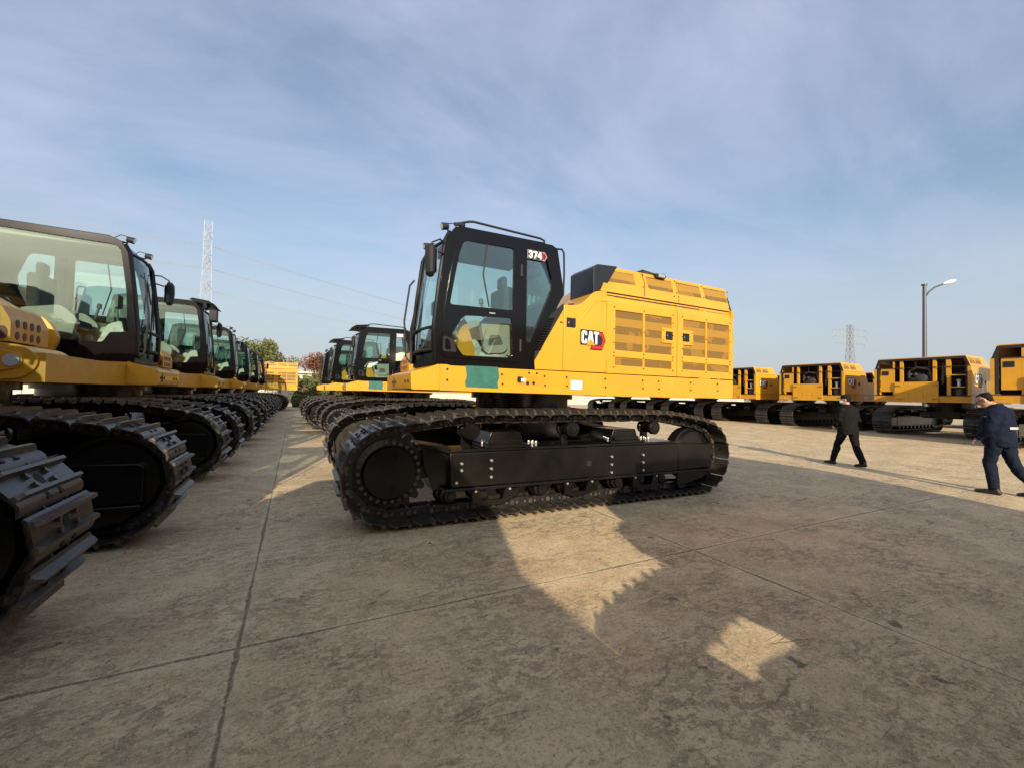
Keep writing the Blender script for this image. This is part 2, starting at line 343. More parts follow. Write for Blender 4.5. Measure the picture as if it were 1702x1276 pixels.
def cat_logo(x, z, h, y, sx, sd, parent, name='maker_logo'):
    """x,z: lower left corner as the viewer reads it; sd=+1 on the +y side."""
    b = MB(); e = .003 * sd
    wf = 1.05; L = (.68 + .74 + .66) * h * wf * .80
    # black backing, red band, letters, yellow triangle
    hx = [(x + sx * (L * .50), z - .46 * h), (x + sx * (L + .34 * h), z - .46 * h), (x + sx * (L + .72 * h), z + .40 * h), (x + sx * (L + .40 * h), z + h * 1.04), (x + sx * (L * .9), z + h * 1.04)]
    b.prism(hx, y, y + e, m=0)
    def sh(p, k, cx, cz): return (cx + (p[0] - cx) * k, cz + (p[1] - cz) * k)
    ccx = sum(p[0] for p in hx) / 5; ccz = sum(p[1] for p in hx) / 5
    b.prism([sh(p, .86, ccx, ccz) for p in hx], y + e, y + 2 * e, m=1)
    b.prism([sh(p, .52, ccx, ccz) for p in hx], y + 2 * e, y + 3 * e, m=0)
    b.prism(rpoly([(x - sx * .10 * h, z - .10 * h), (x + sx * (L + .06 * h), z - .10 * h), (x + sx * (L + .06 * h), z + 1.1 * h), (x - sx * .10 * h, z + 1.1 * h)], .08 * h), y + 3 * e, y + 4 * e, m=0)
    text(b, 'CAT', x, z, h, wf * .80, y + 4 * e, y + 5 * e, sx, 2)
    ax = x + sx * (.68 + .38) * h * wf * .80
    b.prism([(ax - .46 * h, z - .1 * h), (ax + .46 * h, z - .1 * h), (ax, z + .42 * h)], y + 5 * e, y + 6 * e, m=3)
    return b.build(name, ['rubber', 'red', 'white', 'yellow2'], parent, dx=DX)
def number_badge(txt, x, z, h, y, sx, e, name='model_number'):
    b = MB(); W_ = 1.18; L = sum(ADV[c] for c in txt) * h * W_
    for cz in (0,): text(b, txt, x, z, h, W_, y, y + e, sx, 0, grow=.013)
    hx = [(x + sx * (L + .0), z - .012), (x + sx * (L + .045), z - .012), (x + sx * (L + .085), z + h / 2), (x + sx * (L + .045), z + h + .012), (x + sx * (L + .0), z + h + .012)]
    b.prism(hx, y, y + e, m=0)
    hc = (sum(p[0] for p in hx) / 5, sum(p[1] for p in hx) / 5)
    b.prism([(hc[0] + (p[0] - hc[0]) * .78, hc[1] + (p[1] - hc[1]) * .82) for p in hx], y + e, y + 1.6 * e, m=1)
    b.prism([(hc[0] + (p[0] - hc[0]) * .4, hc[1] + (p[1] - hc[1]) * .5) for p in hx], y + 1.6 * e, y + 2.1 * e, m=2)
    b.prism(rpoly([(x - sx * .006, z - .008), (x + sx * (L - .004), z - .008), (x + sx * (L - .004), z + h + .008), (x - sx * .006, z + h + .008)], .01), y + 1.6 * e, y + 2.2 * e, m=2)
    text(b, txt, x + sx * .002, z, h, W_, y + 2.3 * e, y + 3.2 * e, sx, 3)
    return b.build(name, ['beige', 'red', 'rubber', 'white'])
# ------------------------------------------------------------------ undercarriage
TY, SW = 1.575, .75           # track centre line, shoe width
def track_path():
    R0 = .475; xs, xi, z0 = 2.40, -2.40, .60; pts = []
    for i in range(25):       # front wheel, from the bottom up and over
        a = -pi / 2 + pi * i / 24 * (1.0); pts.append((xs + R0 * cos(a), z0 + R0 * sin(a)))
    top = [(2.0, 1.125), (1.44, 1.205), (.7, 1.19), (-.03, 1.205), (-.8, 1.19), (-1.52, 1.205), (-2.05, 1.14)]
    pts += top
    for i in range(25):
        a = pi / 2 + pi * i / 24; pts.append((xi + R0 * cos(a), z0 + R0 * sin(a)))
    # smooth a little
    for _ in range(2):
        q = []
        n = len(pts)
        for i in range(n):
            a, b = pts[i], pts[(i + 1) % n]
            q += [(a[0] * .75 + b[0] * .25, a[1] * .75 + b[1] * .25), (a[0] * .25 + b[0] * .75, a[1] * .25 + b[1] * .75)]
        pts = q
    return pts
def resample(pts, n):
    P = [Vector(p) for p in pts]; P.append(P[0]); L = [0]
    for i in range(len(P) - 1): L.append(L[-1] + (P[i + 1] - P[i]).length)
    tot = L[-1]; o = []; j = 0
    for k in range(n):
        s = tot * k / n
        while L[j + 1] < s: j += 1
        t = (s - L[j]) / (L[j + 1] - L[j]); o.append(P[j].lerp(P[j + 1], t))
    return o, tot
PATH = track_path(); _, PTOT = resample(PATH, 10)
NSH = round(PTOT / .262); PINS, _ = resample(PATH, NSH); PITCH = PTOT / NSH
def shoe_mb():
    b = MB(); w = SW / 2; p = PITCH / 2
    prof = [(-p * .92, .052), (-p * .80, .066), (-p * .5, .072), (p * .55, .072), (p * .78, .070), (p * .97, .056), (p * 1.14, .030), (p * 1.10, .018), (p * .9, .040), (p * .7, .056), (-p * .5, .058), (-p * .86, .040)]
    # x = along travel, z = outward; y = across
    b.prism(prof, -w, w, m=0)
    for cx, hh, tw in ((-p * .62, .050, .011), (p * .46, .044, .011)):
        z0 = .071; z1 = z0 + hh
        y0, y1 = -w, w; c = .035
        vs = []
        for zz, hw, cy in ((z0 - .006, tw + .009, 0), (z0 + hh * .4, tw + .003, 0), (z1, tw, c)):
            for yy in (y0 + cy, y1 - cy):
                vs += [(cx - hw, yy, zz), (cx + hw, yy, zz)]
        fs = []
        for k in range(2):
            a = k * 4; q = a + 4
            fs += [(a, a + 1, q + 1, q), (a + 1, a + 3, q + 3, q + 1), (a + 3, a + 2, q + 2, q + 3), (a + 2, a, q, q + 2)]
        fs += [(8, 9, 11, 10)]
        b.add(vs, fs, 1)
    for sy in (-.105, .105):          # four bolts between the bars
        for cx in (-p * .32, p * .18):
            b.cyl((cx, sy, .072), (cx, sy, .092), .019, n=6, m=1)
    b.cyl((-p * .07, 0, .0725), (-p * .07, 0, .0735), .038, n=14, m=2)  # flat black disc, the shade of the centre hole as colour
    for sy in (-.075, .075):          # relief slots in the lip, their shade put in as black blocks
        b.box(p * .62, p * .92, sy - .02, sy + .02, .060, .0715, 2)
    return b
SHOE = shoe_mb(); SHOE_ME = SHOE.mesh('track_shoe', ['shoe', 'wornbar', 'dark'])
def shoe_mats():
    o = []
    for i in range(NSH):
        a = PINS[i]; q = PINS[(i + 1) % NSH]; c = (a + q) / 2; t = (q - a).normalized(); nrm = Vector((t.y, -t.x))  # outward for a ccw path
        o.append(Matrix(((t.x, 0, nrm.x, c.x), (0, 1, 0, 0), (t.y, 0, nrm.y, c.y), (0, 0, 0, 1))))
    return o
SMATS = shoe_mats()
_b = MB()
for mt in SMATS: _b._mg(SHOE, lambda v, mt=mt: mt @ v)
SHOES_ME = _b.mesh('shoe_run', ['shoe', 'wornbar', 'dark'])
def chain_mb():
    b = MB()
    for i in range(NSH):
        mt = SMATS[i]; l = MB(); p = PITCH / 2
        for s in (-1, 1):
            y0, y1 = sorted((s * .085, s * .128))
            l.prism(rpoly([(-p * .85, -.058), (p * .85, -.058), (p * 1.0, .04), (p * .5, .057), (-p * .5, .057), (-p * 1.0, .04)], .03), y0, y1, m=0)
            for cx, r in ((-p * .92, .05), (p * .62, .036), (-p * .28, .03)):
                l.cyl((cx, s * .128, -.004), (cx, s * .142, -.004), r, n=12, m=0); l.cyl((cx, s * .142, -.004), (cx, s * .147, -.004), r * .6, n=10, m=1)
        l.cyl((-p, -.1, 0), (-p, .1, 0), .033, n=10, m=0)
        b._mg(l, lambda v, mt=mt: mt @ v)
    return b
def wheel_parts(root, y, s):
    """s=+1: outer side is +y."""
    out = []
    # sprocket at the front end
    b = MB(); n = 21
    poly = []
    for i in range(n * 4):
        a = 2 * pi * i / (n * 4); r = (.47, .455, .40, .455)[i % 4]; poly.append((2.40 + r * cos(a), .60 + r * sin(a)))
    b.prism(poly, y - .035, y + .035)
    b.cyl((2.4, y - .16, .6), (2.4, y + s * .05, .6), .385, n=36)
    o = b.build('drive_sprocket', 'steel', root, bevel=0); out.append(o)
    h = MB()
    h.lathe((2.4, y, .6), (0, s, 0), [(.03, .375), (.075, .37), (.085, .30), (.15, .30), (.175, .285), (.18, .02)], 40)
    for i in range(26):
        a = 2 * pi * i / 26; px, pz = 2.4 + .335 * cos(a), .6 + .335 * sin(a)
        h.cyl((px, y + s * .075, pz), (px, y + s * .112, pz), .024, n=6, m=1)  # bolt ring in paler steel, its highlights put into the colour
    for px, pz in ((2.33, .78), (2.36, .43)): h.cyl((px, y + s * .175, pz), (px, y + s * .195, pz), .03, .022, n=10)
    h.build('final_drive_cover', ['under', 'wornbar'], o)
    # idler at the rear end
    b = MB()
    b.lathe((-2.4, y, .6), (0, 1, 0), [(-.14, .20), (-.13, .36), (-.085, .40), (-.08, .425), (.08, .425), (.085, .40), (.13, .36), (.14, .20)], 40)
    b.cyl((-2.4, y - .19, .6), (-2.4, y + .19, .6), .12, n=20)
    out.append(b.build('idler_wheel', 'under', root))
    for x in (1.44, -.03, -1.52):
        b = MB(); b.lathe((x, y, 1.045), (0, s, 0), [(-.11, .05), (-.11, .10), (-.06, .10), (-.05, .085), (.10, .085), (.11, .105), (.17, .105), (.185, .09), (.19, .02)], 24)
        for i in range(8): a = i * pi / 4; b.cyl((x + .06 * cos(a), y + s * .18, 1.045 + .06 * sin(a)), (x + .06 * cos(a), y + s * .20, 1.045 + .06 * sin(a)), .011, n=6)
        b.box(x - .05, x + .05, y - .1, y - .04, .80, 1.045)
        out.append(b.build('carrier_roller', 'under', root))
    for i in range(9):
        x = 1.72 - i * .42
        b = MB(); b.lathe((x, y, .285), (0, s, 0), [(-.2, .06), (-.19, .095), (-.12, .095), (-.10, .12), (-.09, .098), (.09, .098), (.10, .12), (.12, .10), (.17, .10), (.18, .07), (.21, .065), (.215, .01)], 20)
        b.cyl((x, y + s * .21, .285), (x, y + s * .225, .285), .03, n=8)
        out.append(b.build('track_roller', 'under', root))
    for x0, x1 in ((1.45, .93), (.15, -.32), (-1.02, -1.5)):       # roller guards
        b = MB(); b.prism([(x0, .40), (x0 - .02, .20), (x0 - .14, .16), (x1 + .14, .16), (x1 + .02, .20), (x1, .40), (x1 + .07, .40), (x1 + .13, .22), (x0 - .13, .22), (x0 - .07, .40)], y + s * .225, y + s * .265)
        b.box(x0 - .07, x0, y + s * .225, y + s * .262, .2, .4); b.box(x1, x1 + .07, y + s * .225, y + s * .262, .2, .4)
        for xx in (x0 - .035, x1 + .035): b.cyl((xx, y + s * .26, .34), (xx, y + s * .283, .34), .016, n=6, m=1)
        out.append(b.build('roller_guard', ['under', 'bolt'], root))
    # frame
    b = MB(); yo = y + s * .26; yi = y - s * .22
    a0, a1 = sorted((yo, yi))
    b.prism(rpoly([(1.72, .40), (1.74, .80), (-1.92, .80), (-1.92, .385)], 0), a0, a1)
    b.prism([(-1.935, .385), (-1.935, .79), (-2.62, .77), (-2.66, .74), (-2.66, .40)], a0 + .01, a1 - .01)
    b.prism([(1.80, .36), (1.80, .395), (-2.66, .385), (-2.66, .35)], *sorted((yo + s * .04, yi)))      # bottom ledge
    b.prism([(1.74, .80), (1.60, .835), (-1.9, .835), (-1.9, .80)], *sorted((yo - s * .05, yi)))        # sloped top
    b.prism([(1.72, .42), (1.90, .36), (2.02, .66), (2.04, .88), (1.70, .86)], *sorted((yo - s * .11, yi + s * .02)))  # bracket towards the final drive
    b.prism([(1.70, .86), (2.10, .93), (2.12, .90), (1.74, .80)], *sorted((yo - s * .02, yi)))
    b.prism([(-1.95, .12), (-1.95, .345), (-2.64, .345), (-2.5, .20)], *sorted((yo - s * .04, yo - s * .07)))  # idler end guard plate
    b.prism([(-1.95, .11), (-1.95, .135), (-2.45, .18), (-2.62, .27), (-2.6, .23), (-2.42, .155)], *sorted((yo, yo - s * .07)))
    fr = b.build('track_frame', 'under', root, bevel=.008); out.append(fr)
    for xs, zs in (([1.60, 1.60], [.68, .60]), ([1.66], [.46]), ([1.22] * 3, [.70, .60, .50]), ([-.62] * 3, [.66, .55, .44]), ([-1.20] * 3, [.66, .55, .44])):
        k = MB(); k.box(min(xs) - .035, min(xs) + .03, *sorted((yo, yo + s * .006)), min(zs) - .05, max(zs) + .05, 0)
        for x, z in zip(xs, zs): k.cyl((x, yo, z), (x, yo + s * .026, z), .017, n=8, m=1)
        k.build('bolt_row', ['under', 'bolt'], fr)
    b = MB(); b.prism(rpoly([(-.20, .55), (-.20, .62), (-.28, .62), (-.28, .55)], .02), *sorted((yo, yo + s * .003))); b.build('frame_slot', 'dark', fr)
    # saddles on which the car body legs sit
    for x in (.95, -.98):
        b = MB()
        b.prism([(x + .34, .838), (x - .30, .838), (x - .30, .875), (x + .34, .875)], *sorted((yo - s * .03, yi)))
        b.prism([(x + .28, .875), (x - .24, .875), (x - .18, 1.03), (x + .22, 1.03)], *sorted((yo - s * .12, yi - s * .5)))
        b.prism([(x + .24, .875), (x - .22, .875), (x - .20, .93), (x + .25, .93)], *sorted((yo - s * .07, yi)))
        for i in range(5): xx = x + .36 - i * .02; b.cyl((xx, yo - s * .08 - s * i * .05, .86), (xx, yo - s * .08 - s * i * .05, .92), .014, n=8, m=1)
        for i in range(4): b.cyl((x - .33 - (i % 2) * .06, yo - s * (.07 + .09 * (i // 2)), .84), (x - .33 - (i % 2) * .06, yo - s * (.07 + .09 * (i // 2)), .91), .018, n=8, m=1)
        out.append(b.build('frame_saddle', ['under', 'bolt'], root, bevel=.006))
    return out
CHAIN_ME = None
def make_undercarriage(root):
    global CHAIN_ME
    parts = []
    CHAIN_ME = chain_mb().mesh('track_chain', ['steel', 'wornbar'])
    for s in (1, -1):
        o = bpy.data.objects.new('crawler_track', CHAIN_ME); C.objects.link(o); o.parent = root; o.location = (0, s * TY, 0); parts.append(o)
        parts += wheel_parts(root, s * TY, s)
    b = MB(); b.box(-.85, .85, -.8, .8, .78, 1.12)
    for sx in (1, -1):
        for sy in (1, -1):
            b.add([(sx * .3, sy * .5, .80), (sx * .85, sy * .5, .80), (sx * 1.15, sy * 1.2, .86), (sx * .72, sy * 1.2, .86), (sx * .3, sy * .5, 1.15), (sx * .85, sy * .5, 1.12), (sx * 1.10, sy * 1.2, 1.03), (sx * .76, sy * 1.2, 1.03)],
                  [(0, 1, 2, 3), (4, 5, 6, 7), (0, 1, 5, 4), (1, 2, 6, 5), (2, 3, 7, 6), (3, 0, 4, 7)])
    parts.append(b.build('car_body', 'under', root, bevel=.02))
    b = MB(); b.cyl((DX, 0, 1.1), (DX, 0, 1.30), .86, n=48); b.cyl((DX, 0, 1.29), (DX, 0, 1.44), .80, n=48); b.cyl((DX, 0, 1.44), (DX, 0, 1.53), .88, n=48)
    parts.append(b.build('swing_bearing', 'under', root))
    return parts
# ------------------------------------------------------------------ upper structure
def U(b, name, mats, root, bevel=0, label=None): return b.build(name, mats, root, dx=DX, bevel=bevel, label=label)
def bolts(b, pts, y, s, r=.011, m=0, h=.008):
    for x, z in pts: b.cyl((x, y, z), (x, y + s * h, z), r, n=8, m=m)
def make_cab(root):
    y1, y0 = 1.63, .56
    prof = [(2.06, 1.845), (2.065, 2.28), (2.015, 2.80), (1.945, 3.36), (1.87, 3.51), (1.80, 3.55), (.45, 3.56), (.36, 3.52), (.27, 3.06), (.25, 2.90), (.40, 2.62), (.70, 1.98), (.69, 1.845)]
    b = MB()
    doorhole = rpoly([(1.985, 1.95), (1.965, 2.5), (1.90, 2.96), (1.80, 3.44), (.96, 3.46), (.93, 1.93)], [.05, .0, .0, .12, .05, .05])
    rearwin = rpoly([(.84, 3.42), (.56, 3.43), (.44, 3.07), (.47, 2.88), (.77, 2.19), (.83, 2.20)], [.04, .08, .05, .05, .04, .04])
    b.prism(prof, y1 - .05, y1, [doorhole, rearwin])
    rwin = rpoly([(1.95, 2.80), (1.865, 3.45), (.44, 3.495), (.38, 3.1), (.42, 2.62), (.80, 2.60), (1.0, 2.12), (1.72, 2.10), (1.79, 2.24), (1.975, 2.26)], [0, .12, .08, 0, .05, .04, .05, .04, .03, .03])
    b.prism(prof, y0, y0 + .05, [rwin])
    # roof, floor, rear wall, front posts and rails between the two sides
    for (xa, za), (xb, zb) in zip(prof[5:9], prof[6:10]):
        dxn, dzn = (xb - xa), (zb - za); L = sqrt(dxn * dxn + dzn * dzn); nx, nz = -dzn / L * .05, dxn / L * .05
        b.prism([(xa, za), (xb, zb), (xb + nx, zb + nz), (xa + nx, za + nz)], y0 + .05, y1 - .05)
    b.box(.70, 2.05, y0 + .05, y1 - .05, 1.845, 1.93)
    b.prism([(.25, 2.90), (.40, 2.62), (.70, 1.98), (.76, 2.0), (.46, 2.66), (.31, 2.92)], y0 + .05, y1 - .05)
    b.prism([(1.93, 3.38), (1.87, 3.51), (1.80, 3.55), (1.76, 3.50), (1.86, 3.36)], y0 + .05, y1 - .05)
    b.prism([(2.06, 1.845), (2.065, 2.02), (1.99, 2.02), (1.99, 1.845)], y0 + .05, y1 - .05)
    cab = U(b, 'cab', 'black', root, bevel=.02)
    # roof skin, slightly raised
    b = MB(); b.prism([(1.80, 3.553), (1.72, 3.585), (.55, 3.60), (.42, 3.565)], y0 + .06, y1 - .06); b.build('roof_panel', 'black', cab, dx=DX, bevel=.01)
    # outer trim tubes along the front post
    for yy in (y1 - .02, y0 + .02):
        b = MB(); b.tube([(2.075, yy, 1.90), (2.085, yy, 2.28), (2.035, yy, 2.80), (1.965, yy, 3.36), (1.91, yy, 3.47)], .028, 8); b.build('front_post_trim', 'black', cab, dx=DX)
    # door with two windows
    dout = rpoly([(1.992, 1.935), (1.972, 2.5), (1.907, 2.96), (1.808, 3.452), (.945, 3.472), (.912, 1.915)], [.06, 0, 0, .13, .05, .05])
    g1 = rpoly([(1.90, 2.575), (1.85, 2.89), (1.79, 3.22), (1.74, 3.385), (1.045, 3.40), (1.045, 2.59)], [.04, 0, 0, .12, .04, .04])
    g2 = rpoly([(1.875, 2.20), (1.72, 2.46), (1.06, 2.49), (1.035, 1.975), (1.72, 1.965), (1.80, 2.07)], [.05, .07, .04, .05, .04, .04])
    b = MB(); b.prism(dout, y1 - .012, y1 + .016, [g1, g2]); dr = b.build('door', 'black', cab, dx=DX, bevel=.006)
    def glass(poly, ya, parent, name='window'):
        k = MB(); k.prism(poly, ya, ya + .006); return k.build(name, 'glass', parent, dx=DX)
    glass(g1, y1 - .002, cab); glass(g2, y1 - .002, cab, 'lower_window'); glass(rearwin, y1 - .03, cab, 'rear_side_window'); glass(rwin, y0 + .02, cab, 'right_window')
    b = MB(); b.tube([(1.42, y1 + .006, 3.39), (1.47, y1 + .006, 3.0), (1.38, y1 + .006, 2.6)], .010, 6); b.build('window_slide_rail', 'rubber', cab, dx=DX)
    b = MB(); b.box(1.06, 1.90, y1 - .03, y1 + .018, 2.545, 2.572); b.build('window_sill', 'black', cab, dx=DX)
    b = MB(); b.prism(rpoly([(1.98, 2.0), (1.98, 2.19), (1.85, 2.16), (1.80, 2.0)], .03), y1 + .016, y1 + .022, m=0); b.prism(rpoly([(1.95, 2.03), (1.95, 2.16), (1.90, 2.14), (1.88, 2.03)], .015), y1 + .022, y1 + .034, m=1)
    b_ = MB(); b_.box(1.30, 1.38, y1 + .016, y1 + .022, 2.515, 2.53, 0); b_.build('latch_button', 'lens', cab, dx=DX)
    b.build('door_handle', ['dark', 'black'], cab, dx=DX)
    for z in (2.06, 3.05):
        b = MB(); b.cyl((.925, y1 + .012, z), (.925, y1 + .012, z + .16), .018, n=8); b.build('door_hinge', 'rubber', cab, dx=DX)
    # windscreen, bowed forwards
    pr = [(2.06, 2.02), (2.062, 2.28), (2.03, 2.60), (1.985, 2.98), (1.93, 3.38)]
    vs = []; fs = []; ny = 9
    for x, z in pr:
        for j in range(ny):
            t = j / (ny - 1); vs.append((x + .07 * (1 - (2 * t - 1) ** 2), y0 + .04 + t * (y1 - y0 - .08), z))
    for i in range(len(pr) - 1):
        for j in range(ny - 1): a = i * ny + j; fs.append((a, a + 1, a + ny + 1, a + ny))
    b = MB(); b.add(vs, fs); b.build('windscreen', 'glass', cab, dx=DX)
    def bow(t, x): return x + .078 * (1 - (2 * t - 1) ** 2)
    for z, x in ((2.30, 2.065), (3.37, 1.93), (2.03, 2.06)):
        b = MB(); b.tube([(bow(j / 8, x), y0 + .03 + j / 8 * (y1 - y0 - .06), z) for j in range(9)], .020, 6); b.build('windscreen_bar', 'rubber', cab, dx=DX)
    b = MB(); b.tube([(2.15, .80, 1.90), (2.17, .82, 2.35), (2.13, 1.0, 2.75), (2.10, 1.10, 2.95)], .011, 6); b.tube([(2.15, 1.02, 2.35), (2.08, 1.16, 3.25)], .009, 6)
    b.tube([(2.15, .80, 1.92), (2.155, .80, 2.2)], .018, 6); b.build('wiper', 'rubber', cab, dx=DX)
    b = MB(); b.tube([(2.10, .60, 1.90), (2.17, .57, 2.0), (2.20, .56, 2.5), (2.14, .58, 3.0), (2.08, .60, 3.08)], .013, 8); b.build('front_grab_rail', 'rubber', cab, dx=DX)
    # louvred strip between cab and yellow side sheet
    b = MB(); b.prism([(.46, 2.60), (.25, 2.775), (.245, 2.70), (.70, 1.96), (.70, 2.06)], y1 - .012, y1 + .004, m=0)
    for i in range(13):
        t = i / 12; x = .445 + t * .20; z = 2.545 - t * .43
        b.prism([(x + .045, z), (x - .04, z + .012), (x - .04, z - .006), (x + .045, z - .018)], y1 + .004, y1 + .022, m=1)
    b.build('side_louvre', ['dark', 'black'], cab, dx=DX)
    # rear grab tube, corner cap
    b = MB(); b.tube([(.36, 1.6, 3.53), (.27, 1.6, 3.54), (.235, 1.6, 3.49), (.225, 1.6, 3.2), (.235, 1.6, 2.90), (.30, 1.6, 2.82)], .014, 8); b.build('rear_grab_rail', 'rubber', cab, dx=DX)
    # interior
    b = MB(); b.box(.60, 1.85, y0 + .07, y1 - .07, 3.42, 3.50); b.build('roof_liner', 'liner', cab, dx=DX, bevel=.02)
    b = MB(); b.box(.86, 1.0, .80, 1.30, 2.40, 3.0, 0); b.box(.80, 1.38, .78, 1.32, 2.28, 2.42, 0); b.box(.88, .97, .95, 1.15, 3.0, 3.18, 0)
    b.box(.80, 1.3, .80, 1.30, 1.93, 2.28, 1)
    U2 = b.build('operator_seat', ['seat', 'console'], cab, dx=DX, bevel=.04)
    for yy in (.68, 1.38):
        b = MB(); b.prism(rpoly([(.95, 2.0), (.85, 2.5), (1.25, 2.58), (1.42, 2.42), (1.36, 2.1)], .06), yy, yy + .10, m=0); b.cyl((1.36, yy + .05, 2.5), (1.40, yy + .05, 2.68), .018, n=8, m=1); b.cyl((1.40, yy + .05, 2.67), (1.41, yy + .05, 2.74), .032, .026, n=10, m=1)
        b.build('arm_console', ['beige', 'console'], cab, dx=DX, bevel=.015)
    b = MB(); b.prism(rpoly([(1.42, 2.10), (1.36, 2.34), (1.14, 2.36), (1.04, 2.12), (1.12, 2.04), (1.36, 2.02)], .04), 1.50, 1.54, m=0); b.prism(rpoly([(1.34, 2.12), (1.32, 2.26), (1.18, 2.27), (1.12, 2.15)], .03), 1.54, 1.545, m=1)
    b.build('door_side_trim', ['beige', 'console'], cab, dx=DX)
    b = MB(); b.prism(rpoly([(1.95, 2.05), (1.88, 2.42), (1.74, 2.36), (1.60, 2.02), (1.48, 1.95), (1.50, 1.93), (1.95, 1.93)], .04), .66, .72, m=0); b.prism(rpoly([(1.80, 2.12), (1.77, 2.26), (1.66, 2.05)], .02), .655, .66, m=1)
    b.build('footwell_trim', ['plasticw', 'console'], cab, dx=DX)
    b = MB(); b.box(1.80, 1.84, .64, .84, 2.60, 2.78, 0); b.tube([(1.85, .66, 2.0), (1.84, .68, 2.3), (1.82, .7, 2.64)], .014, 6, 0); b.build('monitor', 'console', cab, dx=DX)
    for yy in (1.0, 1.2): b = MB(); b.tube([(1.62, yy, 1.95), (1.70, yy, 2.15), (1.66, yy, 2.40)], .013, 6, 0); b.box(1.58, 1.72, yy - .05, yy + .05, 1.93, 1.98, 0); b.build('travel_lever', 'console', cab, dx=DX)
    b = MB(); b.box(1.66, 1.74, 1.34, 1.42, 2.22, 2.34); b.build('paper_packet', 'white', cab, dx=DX)
    b = MB(); b.prism(rpoly([(1.74, 1.95), (1.70, 2.42), (1.62, 2.44), (1.50, 2.1), (1.48, 1.95)], .03), 1.40, 1.46); b.build('yellow_cover_sheet', 'yellow2', cab, dx=DX)
    b = MB()
    for i in range(7):
        cx, cy, cz = 1.25 + random.uniform(-.3, .4), 1.2 + random.uniform(-.2, .2), 2.05 + random.uniform(-.06, .3); r = random.uniform(.06, .12)
        b.lathe((cx, cy, cz - r), (random.uniform(-.3, .3), .2, 1), [(0, r * .3), (r * .5, r * .9), (r, r * .8), (r * 1.4, r * 1.05), (r * 2, r * .2)], 9)
    b.lathe((1.2, 1.2, 1.93), (0, 0, 1), [(0, .3), (.1, .32), (.2, .2), (.22, .02)], 16)
    wr = b.build('seat_wrapping', 'plasticw', cab, dx=DX); m_ = wr.modifiers.new('join', 'REMESH'); m_.mode = 'VOXEL'; m_.voxel_size = .03
    b = MB(); b.box(.32, .36, .75, 1.45, 2.62, 3.35); b.build('rear_window', 'glass', cab, dx=DX)
    # mirrors and lamps
    for yy, sg in ((1.72, 1),):
        b = MB(); b.tube([(1.97, yy - sg * .10, 3.30), (2.06, yy - sg * .02, 3.32), (2.16, yy, 3.26), (2.17, yy, 3.05)], .011, 8, 0); b.tube([(1.98, yy - sg * .09, 3.18), (2.10, yy, 3.16)], .011, 8, 0)
        hs = [((2.17, yy, 2.86), (0, 1, 0), (1, 0, 0), .05, .03), ((2.175, yy, 2.89), (0, 1, 0), (1, 0, 0), .09, .05), ((2.18, yy, 3.05), (0, 1, 0), (1, 0, 0), .105, .06), ((2.18, yy, 3.18), (0, 1, 0), (1, 0, 0), .095, .055), ((2.175, yy, 3.23), (0, 1, 0), (1, 0, 0), .05, .03)]
        b.loft(hs, 16, 0); b.prism(rpoly([(yy - .08, 2.90), (yy + .08, 2.90), (yy + .08, 3.18), (yy - .08, 3.18)], .03), 2.118, 2.122, m=1, axis='x')
        b.build('side_mirror', ['rubber', 'mirror'], cab, dx=DX, label=None)
    for yy in (1.50, .68):
        b = MB(); b.cyl((1.90, yy, 3.575), (1.98, yy, 3.56), .040, .046, 14, 0); b.cyl((1.981, yy, 3.56), (1.984, yy, 3.559), .040, n=14, m=1); b.tube([(1.84, yy - .05, 3.52), (1.90, yy, 3.52), (1.93, yy, 3.57)], .012, 6, 0); b.tube([(1.90, yy, 3.61), (1.83, yy, 3.625), (1.76, yy, 3.57)], .006, 5, 0)
        b.build('work_lamp', ['rubber', 'lens'], cab, dx=DX)
    return cab
